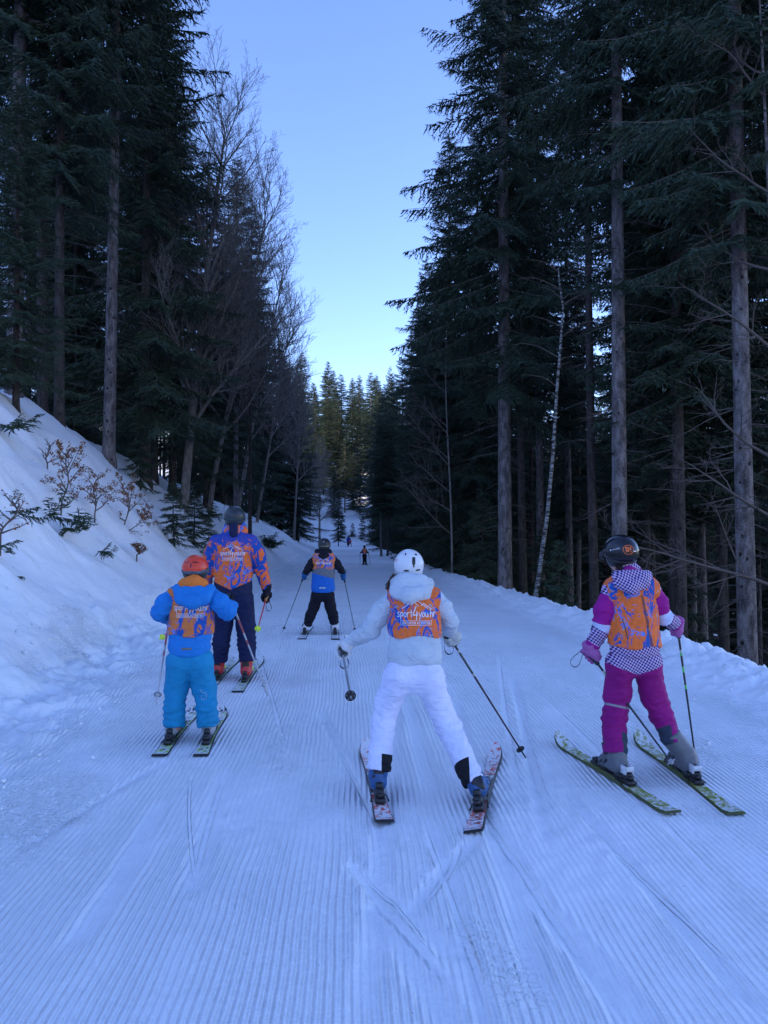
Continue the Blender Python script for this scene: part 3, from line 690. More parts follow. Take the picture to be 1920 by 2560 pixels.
# ------------------------------------------------------------------ people: signed-distance bodies and clothes turned into meshes
def surface_nets(Vv, lo, h):
    s = Vv < 0; nx, ny, nz = Vv.shape
    off = [(i, j, k) for i in (0, 1) for j in (0, 1) for k in (0, 1)]
    sl = lambda A, o: A[o[0]:nx-1+o[0], o[1]:ny-1+o[1], o[2]:nz-1+o[2]]
    cnt = np.zeros((nx-1, ny-1, nz-1)); acc = np.zeros((nx-1, ny-1, nz-1, 3))
    for o in off:
        for a in range(3):
            if o[a]: continue
            q = list(o); q[a] = 1; va, vb = sl(Vv, o), sl(Vv, q); m = (va < 0) != (vb < 0)
            t = np.where(m, va/np.where(m, va-vb, 1), 0)
            for c in range(3): acc[..., c] += np.where(m, o[c]+(t if c == a else 0), 0)
            cnt += m
    act = cnt > 0; idx = -np.ones(act.shape, int); idx[act] = np.arange(act.sum())
    ijk = np.argwhere(act); V = (ijk+acc[act]/cnt[act][:, None])*h+lo
    F = []
    for a in range(3):
        b, c = [(1, 2), (2, 0), (0, 1)][a]
        s0 = s; A = [slice(None)]*3; B = [slice(None)]*3; A[a] = slice(0, -1); B[a] = slice(1, None)
        x = s0[tuple(A)] != s0[tuple(B)]; x = x.copy()
        for ax in (b, c):
            I = [slice(None)]*3; I[ax] = 0; x[tuple(I)] = False; I[ax] = -1; x[tuple(I)] = False
        e = np.argwhere(x); ins = s0[tuple(A)][x]
        eb, ec = np.zeros(3, int), np.zeros(3, int); eb[b] = 1; ec[c] = 1
        g = lambda w: idx[w[:, 0], w[:, 1], w[:, 2]]
        q = np.stack([g(e-eb-ec), g(e-ec), g(e), g(e-eb)], -1)
        q[~ins] = q[~ins][:, ::-1]; F.append(q)
    F = np.concatenate(F); return V, F[(F >= 0).all(1)]
def sdf_mesh(fn, lo, hi, h):
    lo, hi = np.asarray(lo)-3*h, np.asarray(hi)+3*h
    ax = [np.arange(lo[i], hi[i]+h, h) for i in range(3)]
    g = np.stack(np.meshgrid(*ax, indexing='ij'), -1); sh = g.shape[:3]
    d = fn(g.reshape(-1, 3)).reshape(sh)
    return surface_nets(d, lo, h)
def smin(a, b, k):
    t = np.clip(.5+.5*(b-a)/k, 0, 1); return b*(1-t)+a*t-k*t*(1-t)
def rcone(P, a, b, ra, rb, F=None, fl=1.):
    Q = P-a; B = b-a
    if F is not None:
        Q = Q+np.outer(Q@F, F)*(1/fl-1); B = B+F*(B@F)*(1/fl-1)
    t = np.clip(Q@B/max(B@B, 1e-9), 0, 1)
    return np.linalg.norm(Q-t[:, None]*B, axis=1)-(ra+(rb-ra)*t)
def chain(P, pts, k=.03, F=None, fl=1.):
    d = None
    for (a, ra), (b, rb) in zip(pts[:-1], pts[1:]):
        e = rcone(P, a, b, ra, rb, F, fl); d = e if d is None else smin(d, e, k)
    return d
def chain_t(P, pts):
    best = np.full(len(P), 9.); tt = np.zeros(len(P)); n = len(pts)-1
    for i, ((a, ra), (b, rb)) in enumerate(zip(pts[:-1], pts[1:])):
        B = b-a; t = np.clip((P-a)@B/(B@B), 0, 1); d = np.linalg.norm(P-a-t[:, None]*B, axis=1)
        m = d < best; best[m] = d[m]; tt[m] = (i+t[m])/n
    return tt
def ell(P, c, R, r):
    Q = (P-c)@R.T; r = np.asarray(r, float); k = np.linalg.norm(Q/r, axis=1); k2 = np.linalg.norm(Q/r**2, axis=1)
    return k*(k-1)/np.maximum(k2, 1e-6)
def rbox(P, c, R, hs, r):
    Q = np.abs((P-c)@R.T)-(np.asarray(hs)-r); return np.linalg.norm(np.maximum(Q, 0), axis=1)+np.minimum(Q.max(1), 0)-r
def folds(P, amp, joints, seed):
    w = amp*.8*(1-2.6*np.abs(fbm(P[:, 0]*8+P[:, 2]*3, P[:, 1]*8, P[:, 2]*15-P[:, 0]*4, 3, seed)))
    for j, axd, rad in joints:
        q = P-j; al = q@axd; nz = vnoise(P[:, 0]*13, P[:, 1]*13, P[:, 2]*5, seed+3)
        w = w+amp*1.8*(1-2*np.abs(np.sin(al*np.pi/.058+nz*2.6)))*np.exp(-(np.linalg.norm(q, axis=1)/rad)**2)
    return w
def unit(v): v = np.asarray(v, float); return v/np.linalg.norm(v)
def bounds(*chs):
    A = np.array([p for ch in chs for p, r in ch]); r = max(r for ch in chs for p, r in ch)
    return A.min(0)-r-.01, A.max(0)+r+.01
UP = np.array([0, 0, 1.])

GLY = {'s': ([[(.55, .88), (.35, 1), (.12, .85), (.2, .6), (.45, .42), (.5, .15), (.28, 0), (.02, .12)]], .68),
       'p': ([[(.08, .98), (.1, -.5)], [(.08, .8), (.35, 1), (.58, .75), (.5, .25), (.12, .15)]], .74),
       'o': ([[(.3, 1), (.06, .75), (.05, .3), (.28, 0), (.52, .28), (.52, .75), (.3, 1)]], .70),
       'r': ([[(.08, 1), (.1, 0)], [(.1, .62), (.28, .92), (.55, .95)]], .60),
       't': ([[(.3, 1.5), (.28, .15), (.45, 0)], [(0, 1.02), (.55, 1.05)]], .62),
       '4': ([[(.72, 2.2), (.02, .45), (1.15, .52)], [(.90, 1.2), (.78, -.6)]], 1.28),
       'y': ([[(0, 1), (.3, .15)], [(.62, 1), (.1, -.55)]], .70), 'u': ([[(.04, 1), (.06, .25), (.28, 0), (.48, .25), (.52, 1)], [(.52, 1), (.58, 0)]], .72),
       '.': ([[(.05, .02), (.12, .1)]], .26), 'h': ([[(.08, 1.5), (.1, 0)], [(.1, .65), (.34, .95), (.5, .7), (.52, 0)]], .68)}
def stroke(pts, w, step=.08):
    pts = np.asarray(pts, float); out_ = [pts[0]]
    for a, b in zip(pts[:-1], pts[1:]):
        n = max(1, int(np.ceil(np.linalg.norm(b-a)/step))); out_ += [a+(b-a)*(i+1)/n for i in range(n)]
    p = np.array(out_); T = np.gradient(p, axis=0); T /= np.linalg.norm(T, axis=1)[:, None]+1e-9; Nn = np.stack([-T[:, 1], T[:, 0]], -1)
    V = np.concatenate([p+Nn*w/2, p-Nn*w/2]); m = len(p); i = np.arange(m-1)
    return V, np.stack([i, i+m, i+m+1, i+1], -1)
def logo_strokes(mountain=True, boxed=True):
    S = []; x = 0
    for ch in 'sport4you.hr':
        st, adv = GLY[ch]
        for q in st: S.append((stroke([(x+a, b) for a, b in q], .20 if ch == '4' else .14), 0))
        x += adv
    w = x
    if mountain:
        for q in ([(w*.12, 1.7), (w*.24, 2.3), (w*.36, 3.0), (w*.46, 3.7), (w*.52, 3.3), (w*.6, 2.9), (w*.66, 2.5), (w*.78, 1.8)], [(w*.36, 2.4), (w*.44, 3.0), (w*.50, 2.6), (w*.56, 2.2)], [(w*.62, 2.3), (w*.68, 2.8), (w*.8, 2.1), (w*.88, 1.6)]):
            S.append((stroke(q, .12), 1))
    if boxed:
        a, b, y0, y1 = w*.1, w*.88, -1.62, -.72
        for q in ([(a, y1), (b, y1)], [(a, y0), (b, y0)], [(a, y0), (a, y1)], [(b, y0), (b, y1)]): S.append((stroke(q, .07), 1))
    return S, w
_txt = {}
def text_mesh(s):
    if s not in _txt:
        cu = bpy.data.curves.new('t', 'FONT'); cu.body = s; cu.size = 1; cu.offset = .012; cu.resolution_u = 3; o = bpy.data.objects.new('t', cu); C.objects.link(o)
        bpy.context.view_layer.update(); dg = bpy.context.evaluated_depsgraph_get(); me = o.evaluated_get(dg).to_mesh()
        me.calc_loop_triangles(); V = np.array([v.co[:2] for v in me.vertices]); F = np.array([t.vertices[:] for t in me.loop_triangles])
        _txt[s] = (V, F); bpy.data.objects.remove(o); bpy.data.curves.remove(cu)
    return _txt[s]
class Proj:
    def __init__(s, V, F, O, R, U, D): s.b = BVHTree.FromPolygons([tuple(v) for v in V], [tuple(int(i) for i in f) for f in F]); s.O, s.R, s.U, s.D = O, unit(R), unit(U), unit(D)
    def put(s, p2, off=.002):
        r = []
        for a, b in p2:
            st = s.O+a*s.R+b*s.U; h = s.b.ray_cast(Vector(st-s.D*.5), Vector(s.D))
            q = np.array(h[0]) if h[0] is not None else np.array(s.b.find_nearest(Vector(st))[0])
            r.append(q-s.D*off)
        return np.array(r)
def add_logo(pj, width, mats, parent, origin, name='print', mountain=True, text=True, squeeze=1.):
    S, w = logo_strokes(mountain, text); sc = width/w; mb = MB()
    for i, ((V, F), lay) in enumerate(S):
        V3 = pj.put((V-[w/2, 0])*[sc, sc*squeeze], .0022+.00012*(i % 9)); mb.add(V3, F)
    if text:
        V, F = text_mesh('OUTDOOR ACTIVITIES'); tw = V[:, 0].max()-V[:, 0].min(); k = w*.72/tw
        V = V*[k, .74]+[w*.13, -1.43]
        mb.add(pj.put((V-[w/2, 0])*[sc, sc*squeeze], .0024), F)
    mb.obj(name, mats, parent, origin, smooth=False)

WHITE = simple('white_print', (.75, .76, .8), .6, .3, .02, 5, 0)
BLK = simple('black_plastic', (.012, .012, .014), .4, .5, .2)
STEEL = simple('brushed_steel', (.45, .46, .48), .35, .5, .1, 30, .05, metal=.8)
def camo(name, kind=0, extra=None):
    def f(m):
        sx = m.map((1.2, .7, 1), (.2, .6, .4+kind))
        n = m.noise(6.5, 4, .66, src=sx, dist=1.8); n2 = m.noise(6.0, 6, .72, src=m.map((1.5, .7, .7), (0, .7, .2)), dist=1.9); n3 = m.noise(6, 4, .68, src=m.map((1, 1, 1.6), (0, -.6, kind)), dist=1.6)
        cs = [m.ramp(m.noise(40, 3), [(.3, (.74, .135, .022)), (.7, (.88, .18, .035))]), (.008, .085, .38), (.30, .31, .38)]
        if kind == 2: cs[0] = (.66, .18, .045)
        c = m.mix(m.ramp(n2, [(.53, 0.), (.537, 1.)]), cs[0], cs[1])
        c = m.mix(m.ramp(n3, [(.635, 0.), (.645, 1.)]), c, cs[2])
        c = m.mix(m.ramp(n, [(.60, 0.), (.61, 1.), (.66, 1.), (.67, 0.)]), c, (.10, .22, .62))
        return extra(m, c) if extra else c
    return cloth(name, f, .7, .35)
def objz(m):
    s = m.n('SeparateXYZ'); m.l(m.co(), s.inputs[0]); return s.outputs
def glove(parent, origin, wrist, Hc, axis, side_out, mat, size=1., name='glove'):
    """hand closed round a pole: palm, four unequal bent fingers and a thumb"""
    A = unit(axis)                                       # towards the pole's top = thumb side
    w = unit(wrist-Hc); w = w-A*(w@A)
    w = unit(w) if np.linalg.norm(w) > .05 else unit(np.cross(A, [0, 1, .1]))
    b = np.cross(A, w)*side_out; s = size
    pr = .021*s
    def pt(ang, rad, al): return Hc+w*math.cos(ang)*rad+b*math.sin(ang)*rad+A*al
    def fn(P):
        d = rcone(P, wrist, Hc+w*.05*s, .036*s, .034*s)
        d = smin(d, rcone(P, pt(.1, .036*s, .03*s), pt(.1, .036*s, -.032*s), .024*s, .021*s), .02)
        for i, (al, ln) in enumerate(((.036, .9), (.013, 1.), (-.010, .94), (-.032, .78))):
            e = None; rr = .0125*s*(1 if i < 3 else .88)
            an = [.5, 1.25, 2.1, 2.1+.95*ln, 2.1+1.75*ln]
            pp = [pt(t, pr+.013*s+(.008*s if q in (0, 1) else 0), al*s) for q, t in enumerate(an)]
            for a_, b_ in zip(pp[:-1], pp[1:]):
                c_ = rcone(P, a_, b_, rr, rr*.95); e = c_ if e is None else np.minimum(e, c_)
            d = smin(d, e, .005)
        th = [pt(-.3, .04*s, .03*s), pt(-.95, .04*s, .052*s), pt(-1.7, .033*s, .056*s), pt(-2.3, .03*s, .05*s)]
        for a_, b_, r1, r2 in zip(th[:-1], th[1:], (.017, .015, .0135), (.015, .0135, .011)): d = smin(d, rcone(P, a_, b_, r1*s, r2*s), .007)
        cu = rcone(P, wrist-unit(wrist-Hc)*.012, wrist+unit(wrist-Hc)*.05*s, .041*s, .046*s); cu = np.maximum(cu, (P-wrist-unit(wrist-Hc)*.045*s)@unit(wrist-Hc))
        return np.minimum(d, cu)+.0012*vnoise(P[:, 0]*90, P[:, 1]*90, P[:, 2]*90, 3)
    A_ = np.array([wrist, Hc]); V, F = sdf_mesh(fn, A_.min(0)-.09*s, A_.max(0)+.09*s, .0055)
    return obj(name, V, F, mat, parent, origin)
def pole(label, top, tip, shaft_mat, grip_mat, basket_mat, group, strap=None, r=.0085, basket_at=.07, cat='ski pole', bs=.62):
    ax = unit(tip-top); L = np.linalg.norm(tip-top); root = thing('ski_pole', label, cat, tip, group)
    t = np.linspace(0, 1, 9); V, F, Cc = tube(top+np.outer(t, tip-top), r*(1-.35*t), 8)
    o = obj('shaft', V, [F, Cc], shaft_mat, root, tip, attrs={'t': np.concatenate([np.repeat(t, 8), [0, 1]])})
    mb = MB(); add_tube(mb, top+np.outer([-.015, -.01, 0, .03, .10, .13, .14], ax), [.008, .019, .021, .0145, .0155, .016, .010], 9); mb.obj('grip', grip_mat, root, tip)
    c = tip-ax*basket_at; a = unit(np.cross(ax, [.3, .9, .1])); b = np.cross(ax, a); mb = MB()
    add_tube(mb, [c-ax*.018, c-ax*.012, c+ax*.012, c+ax*.016], [.010, .015, .013, .008], 8)
    R6 = np.array([a, b, ax])
    for i in range(6):
        q = a*math.cos(i*1.047)+b*math.sin(i*1.047); q2 = np.cross(ax, q); V_, F_ = box_geo(c+q*.026*bs, .021*bs, .009, .003, np.array([q, q2, ax]), .3); mb.add(V_, F_)
    th = np.linspace(0, 2*np.pi, 17); add_tube(mb, c+np.outer(np.cos(th), a)*.043*bs+np.outer(np.sin(th), b)*.043*bs, .0035, 5, False)
    mb.obj('basket', basket_mat, root, tip)
    st = top+ax*.0; th = np.linspace(0, 1, 12); dwn = strap if strap is not None else np.array([.03, -.03, -.16])
    sidev = unit(np.cross(dwn, [.2, 1, 0])); pts = st+np.outer(np.sin(th*np.pi)**.7, dwn)+np.outer(np.sin(th*2*np.pi), sidev)*.03
    V_ = np.concatenate([pts, pts+sidev*.002+np.array([.0, .012, .004])]); i = np.arange(11)
    V_ = np.concatenate([V_, V_+[.0015, 0, .0015]]); mb = MB(); mb.add(V_, np.concatenate([np.stack([i, i+1, i+13, i+12], -1), np.stack([i+24, i+36, i+37, i+25], -1), np.stack([i, i+24, i+25, i+1], -1), np.stack([i+12, i+13, i+37, i+36], -1)])); mb.obj('strap', BLK, root, tip)
    return root
def ski(label, tail, tip, top_mat, edge_mat, group, wid=.078, heel=None, bind=BLK, lever=None, roll=0.):
    f2 = unit([tip[0]-tail[0], tip[1]-tail[1], 0]); r2 = np.array([f2[1], -f2[0], 0]); L = np.hypot(*(tip-tail)[:2])
    root = thing('ski', label, 'ski', (tail+tip)/2, group); o_ = (tail+tip)/2
    n = 34; t = np.concatenate([np.linspace(0, .82, 18), np.linspace(.84, 1, 16)]); w = wid*(1+.42*np.abs(2*t-.95)**2.2)/2
    w = w*np.where(t > .90, np.sqrt(np.clip(1-((t-.90)/.101)**2, 0, 1)), 1)*np.where(t < .02, .9, 1); w = np.maximum(w, .004)
    z0 = np.interp(t, [0, .5, 1], [Hs(*tail[:2]), Hs(*((tail+tip)/2)[:2]), Hs(*tip[:2])])-.003
    z = z0+.075*np.clip((t-.86)/.14, 0, 1)**2+.012*np.clip((.04-t)/.04, 0, 1)
    ru = UP*math.cos(roll)+r2*math.sin(roll); rr = r2*math.cos(roll)-UP*math.sin(roll)
    base = tail*[1, 1, 0]+np.outer(t*L, f2); base[:, 2] = z
    th = np.where((t > .3) & (t < .65), .011, .008); up = ru
    prof = [(-1, 0), (-1, .35), (-.86, 1), (.86, 1), (1, .35), (1, 0)]
    V = np.stack([base+np.outer(w*a, rr)+np.outer(th*b*2, up)*.5*2 for a, b in prof], 1).reshape(-1, 3)
    if roll: V = V+UP*abs(math.sin(roll))*wid*.5
    m = 6; i = np.arange(len(t)-1)[:, None]*m; j = np.arange(m)[None]; F = np.stack([i+j, i+(j+1) % m, i+m+(j+1) % m, i+m+j], -1)
    mi = np.broadcast_to(np.array([1, 1, 0, 1, 1, 1])[None], (len(t)-1, m)).ravel()
    F = F.reshape(-1, 4)[:, ::-1]; capf = np.array([[0, 1, 2, 3], [0, 3, 4, 5]]); e = (len(t)-1)*m
    Fa = np.concatenate([F, capf, capf[:, ::-1]+e]); mi = np.concatenate([mi, [1]*4])
    obj('board', V, Fa, [top_mat, edge_mat], root, o_, smooth=False, mi=mi, attrs={'sx': np.repeat(t, m), 'sy': np.tile([p[0] for p in prof], len(t))})
    if heel is not None:
        hp = np.array([heel[0], heel[1], 0]); k = (hp-tail*[1, 1, 0])@f2; hp = tail*[1, 1, 0]+f2*k; hp[2] = np.interp(k/L, t, z)+.02+abs(math.sin(roll))*wid*.5
        R = np.array([f2, rr, up]); mb = MB()
        for c_, s_ in (((-.055, 0, .014), (.055, .030, .016)), ((-.05, 0, .045), (.030, .027, .026)), ((-.03, 0, .075), (.016, .022, .024)), ((-.085, 0, .045), (.018, .016, .012))):
            v_, f_ = box_geo(hp+np.array(c_)@R, *s_, R, .35); mb.add(v_, f_)
        mb.obj('heel_binding', bind, root, o_)
        if lever:
            mb = MB()
            for q in (-1, 1): v_, f_ = box_geo(hp+np.array([-.045, q*.024, .085])@R, .03, .005, .026, R, .4); mb.add(v_, f_)
            v_, f_ = box_geo(hp+np.array([-.078, 0, .095])@R, .007, .026, .016, R, .4); mb.add(v_, f_); mb.obj('binding_lever', lever, root, o_)
        mb = MB()
        for c_, s_ in (((.33, 0, .012), (.05, .028, .014)), ((.335, 0, .036), (.026, .026, .018)), ((.13, 0, .008), (.13, .024, .006))):
            v_, f_ = box_geo(hp+np.array(c_)@R, *s_, R, .35); mb.add(v_, f_)
        mb.obj('toe_binding', bind, root, o_)
        for q in (-1, 1): mb = MB(); add_tube(mb, [hp+np.array([.03, q*.040, .01])@R, hp+np.array([-.03, q*.048, .012])@R, hp+np.array([-.07, q*.052, .004])@R], [.004, .004, .006], 5); mb.obj('brake', bind, root, o_)
        sole = hp+up*.022
        return root, sole, f2, rr, up
    return root, None, f2, r2, UP
def boot(parent, origin, sole, f, r, u, cuff, sc, mshell, mdark, mbk, spoiler=None):
    """ski boot whose heel stands at sole; shin is the direction the cuff leans"""
    s = sc; R = np.array([f, r, u])
    L = lambda a, b, c: sole+(np.array([a, b, c])*s)@R
    ank = L(.06, 0, .095)
    top = np.array(cuff); top[1] = max(top[1], ank[1]-.01); sh = unit(top-ank)
    def fn(P):
        d = rcone(P, L(.04, 0, .055), L(.22, 0, .045), .052*s, .045*s, u, .92)
        d = smin(d, rcone(P, L(.045, 0, .07), ank, .052*s, .052*s), .02)
        c = rcone(P, ank, top, .053*s, .058*s); c = np.maximum(c, (P-top)@sh); d = smin(d, c, .018)
        tq = (P-ank)@sh
        d = d-.004*sstep(.0, .012, tq)*(1-sstep(.15, .16, tq))-.003*(np.abs(((P-sole)@f)/s-.11) < .018)
        return np.maximum(d, -((P-sole)@u)+.012*s)
    A = np.array([L(-.02, -.07, 0), L(.28, .07, .02), L(0, -.07, .1), top-.07, top+.07])
    V, F = sdf_mesh(fn, A.min(0), A.max(0), .0085); o = obj('boot', V, F, mshell, parent, origin)
    mb = MB(); v_, f_ = box_geo(L(.02, 0, .012), .045*s, .032*s, .014*s, R, .3); mb.add(v_, f_); v_, f_ = box_geo(L(.22, 0, .012), .055*s, .034*s, .014*s, R, .3); mb.add(v_, f_); v_, f_ = box_geo(L(.11, 0, .014), .06*s, .028*s, .008*s, R, .3); mb.add(v_, f_); mb.obj('sole', mdark, o, origin)
    sd = unit(np.cross(sh, r)); sd = sd if sd@f > 0 else -sd
    for k, (p_, w_) in enumerate(((ank+sh*.11*s, .060), (ank+sh*.05*s, .058), (L(.12, 0, .075), .05), (L(.18, 0, .06), .046))):
        for q in (-1, 1): v_, f_ = box_geo(p_+r*w_*q*s+sd*.022*s, .024*s, .005*s, .010*s, np.array([sd, r, sh if k < 2 else u]), .3); obj('buckle', v_, f_, mbk, o, origin)
    if spoiler:
        def f2_(P):
            c = rcone(P, ank-sh*.02, ank+sh*.17*s, .060*s, .064*s); c = np.maximum(c, (P-ank)@sd+.030*s); w = np.abs((P-ank)@r)-.034*s*(1.2-((P-ank)@sh)/(.25*s)); c = np.maximum(c, w); return np.maximum(c, (P-ank)@sh-.125*s)
        V, F = sdf_mesh(f2_, np.minimum(ank, top)-.09, np.maximum(ank, top)+.09, .0065); obj('spoiler', V, F, spoiler, o, origin)
    return top
def helmet(parent, origin, c, f, u, r, mshell, mlow, mstrap=None, mvent=None, vents=(), lowcut=-.42, goggles=True):
    f = unit(f); u = unit(u-f*(u@f)); rt = np.cross(f, u); R = np.array([rt, f, u])
    def fn(P):
        d = ell(P, c, R, (r, r*1.16, r*1.06)); q = (P-c)@R.T
        cut = -(q[:, 2]-(lowcut+.30*np.clip(q[:, 1]/r, -1, 1))*r)
        d = np.maximum(d, cut); return d-.003*(np.abs(q[:, 2]/r-.18-.1*q[:, 1]/r) < .035)
    V, F = sdf_mesh(fn, c-r*1.3, c+r*1.3, .0085); hm = obj('helmet', V, F, mshell, parent, origin)
    def f2_(P):
        q = (P-c)@R.T; d = ell(P, c-u*r*.2, R, (r*.97, r*1.06, r*.93)); d = np.maximum(d, q[:, 2]-(lowcut+.05)*r-.3*q[:, 1]); d = np.maximum(d, -q[:, 2]-.92*r)
        return np.maximum(d, q[:, 1]-.35*r)
    V2, F2 = sdf_mesh(f2_, c-r*1.3, c+r*1.3, .0085); obj('ear_padding', V2, F2, mlow, hm, origin)
    if mstrap:
        def f3(P):
            q = (P-c)@R.T; d = ell(P, c, R, (r*1.025, r*1.185, r*1.075)); zc = (-.14+.10*np.cos(q[:, 0]/r*1.8)*0+.12*q[:, 1]/r)*r
            d = np.maximum(d, np.abs(q[:, 2]-zc)-.15*r); return np.maximum(d, -ell(P, c, R, (r*.97, r*1.12, r*1.02)))
        V3, F3 = sdf_mesh(f3, c-r*1.35, c+r*1.35, .007); obj('goggle_strap', V3, F3, mstrap, hm, origin)
    if goggles:
        def f4(P):
            g = c+f*r*1.02-u*r*.18; return np.maximum(ell(P, g, R, (r*.86, r*.34, r*.40)), -ell(P, c, R, (r*.8, r*.95, r)))
        V4, F4 = sdf_mesh(f4, c+f*r-r*1.1, c+f*r+r*1.1, .009); obj('goggles', V4, F4, BLK, hm, origin)
    bv = Proj(V, F, c, rt, u, f)
    if vents:
        for a, b, w, h_, rot in vents:
            th = np.linspace(0, 2*np.pi, 13)[:-1]; e = np.stack([np.sign(np.cos(th))*np.abs(np.cos(th))**.5*w, np.sign(np.sin(th))*np.abs(np.sin(th))**.5*h_], -1)*r
            cr, sr = math.cos(rot), math.sin(rot); e = e@np.array([[cr, sr], [-sr, cr]])+np.array([a, b])*r
            V_ = bv.put(np.concatenate([e, [[a*r, b*r]]]), .0015); i = np.arange(12); obj('vent', V_, np.stack([i, (i+1) % 12, np.full(12, 12)], -1), mvent or BLK, hm, origin)
    return hm, bv, R

def person(label, K, origin, F, S, skin, far=False, group=None):
    """S: dictionary of joints; every joint is (u, v, depth, radius in picture units at that depth), all turned into metres here"""
    k = lambda u, v, y, r=0: (W(K[0]+K[2]*u, K[1]+K[2]*v, y), r*K[2]/1920*y)
    root = thing('person', label, 'person', origin, group); F = unit(F); Rt = np.cross(F, UP)
    ch = {n: [k(*q) for q in S[n]] for n in ('torso', 'armL', 'armR', 'legL', 'legR')}
    hd, hr = k(*S['head'])
    T, AL, AR, LL, LR = (ch[n] for n in ('torso', 'armL', 'armR', 'legL', 'legR'))
    fl = S.get('fl', .66); sc = lambda c, q: [(p, r*q) for p, r in c]
    Fh = unit(S.get('look', F)); Uh = unit(S.get('headup', UP)); Uh = unit(Uh-Fh*(Uh@Fh)); Rh = np.array([np.cross(Fh, Uh), Fh, Uh])
    def body(P):
        d = ell(P, hd-Uh*hr*.12, Rh, (hr*.72, hr*.90, hr*1.05))
        d = smin(d, ell(P, hd-Uh*hr*.62+Fh*hr*.25, Rh, (hr*.50, hr*.62, hr*.50)), .03)
        d = smin(d, ell(P, hd-Uh*hr*.25+Fh*hr*.93, Rh, (hr*.13, hr*.22, hr*.22)), .015)
        for q in (-1, 1): d = smin(d, ell(P, hd-Uh*hr*.22+Rh[0]*q*hr*.74, Rh, (hr*.08, hr*.18, hr*.26)), .008)
        d = smin(d, rcone(P, hd-Uh*hr*.5, T[0][0], hr*.5, hr*.55), .03)
        d = smin(d, chain(P, sc(T, .80), .04, F, fl), .03)
        for c in (AL, AR): d = smin(d, chain(P, sc(c, .62), .02), .02)
        for c in (LL, LR): d = smin(d, chain(P, sc(c, .62), .02), .02)
        return d
    lo, hi = bounds(T, AL, AR, LL, LR, [(hd, hr)]); V, Fc = sdf_mesh(body, lo, hi, .018 if not far else .03)
    obj('body', V, Fc, skin, root, origin)
    wf = S.get('wr', .0055)
    jl = [(c[len(c)//2][0], unit(c[-1][0]-c[0][0]), c[len(c)//2][1]*1.5) for c in (AL, AR)]+[(c[-1][0], unit(c[-1][0]-c[-2][0]), c[-1][1]*1.3) for c in (AL, AR)]
    jg = [(c[len(c)//2][0], unit(c[-1][0]-c[0][0]), c[len(c)//2][1]*1.4) for c in (LL, LR)]+[(c[-1][0]-unit(c[-1][0]-c[-2][0])*.04, unit(c[-1][0]-c[-2][0]), c[-1][1]*1.1) for c in (LL, LR)]
    hemz = k(*S['hem'])[0][2]
    def fjacket(P):
        d = chain(P, T, .04, F, fl)
        d = smin(d, rcone(P, AL[0][0], AR[0][0], AL[0][1]*.95, AR[0][1]*.95), .05)
        hz = hemz+.003*np.sin((P@Rt)*20) if S.get('scoop') is None else hemz+S['scoop']*np.clip(np.abs((P-T[-1][0])@Rt)/T[-1][1], 0, 1.3)**3
        d = np.maximum(d, hz-P[:, 2])
        for c in (AL, AR):
            e = chain(P, c, .02); ax = unit(c[-1][0]-c[-2][0]); e = np.maximum(e, (P-c[-1][0])@ax); d = smin(d, e, .022)
        return d-folds(P, wf, jl, 11)
    h_ = .0095 if not far else .022
    lo, hi = bounds(T, AL, AR); V, Fc = sdf_mesh(fjacket, lo, hi, h_)
    dT = chain(V, T, .04, F, fl); at = {}
    for nme, c in (('aL', AL), ('aR', AR)):
        at[nme] = np.where(chain(V, c[1:] if len(c) > 3 else c, .02) < dT+.012, chain_t(V, c), np.where(chain(V, c, .02) < dT-.01, chain_t(V, c), 0))
    jk = obj('jacket', V, Fc, S['m_jacket'], root, origin, attrs=at)
    if 'vest' in S:
        vz = k(*S['vest'])[0][2]; vo = S.get('vo', .011)
        def fvest(P):
            d = chain(P, T, .04, F, fl); d = smin(d, rcone(P, AL[0][0], AR[0][0], AL[0][1]*.95, AR[0][1]*.95), .05)-folds(P, wf, [], 11)-vo-folds(P, .0055, [], 5)
            d = np.maximum(d, vz+.010*np.sin((P@Rt)*26+1)-P[:, 2])
            for c, q in ((AL, -1), (AR, 1)):
                c0 = c[0][0]+(c[1][0]-c[0][0])*S.get('arm0', .55); e = chain(P, [(c0, c[0][1]*.9), (c[1][0], c[1][1]), (c[2][0], c[2][1])], .02)
                d = np.maximum(d, -e)
                d = np.maximum(d, ((P-c[0][0])@Rt)*q-S.get('vw', .045))
            return np.maximum(d, P[:, 2]-T[0][0][2]-.02)
        V, Fc = sdf_mesh(fvest, lo, hi, h_*.9); S['_vest'] = obj('vest', V, Fc, S['m_vest'], root, origin)
        if 'logo' in S:
            u_, v_, y_, w_ = S['logo'][:4]; O, wd = k(u_, v_, y_, w_)
            add_logo(Proj(V, Fc, O, Rt, UP*1., F), wd, S.get('m_logo', WHITE), S['_vest'], origin, 'printed_lettering', S['logo'][4], S['logo'][5])
        if 'pocket' in S:
            pj = Proj(V, Fc, T[1][0], Rt, UP, F)
    elif 'logo' in S:
        u_, v_, y_, w_ = S['logo'][:4]; O, wd = k(u_, v_, y_, w_); add_logo(Proj(V, Fc, O, Rt, UP*1., F), wd, S.get('m_logo', WHITE), jk, origin, 'printed_lettering', S['logo'][4], S['logo'][5])
    pz = k(*S['waist'])[0][2]
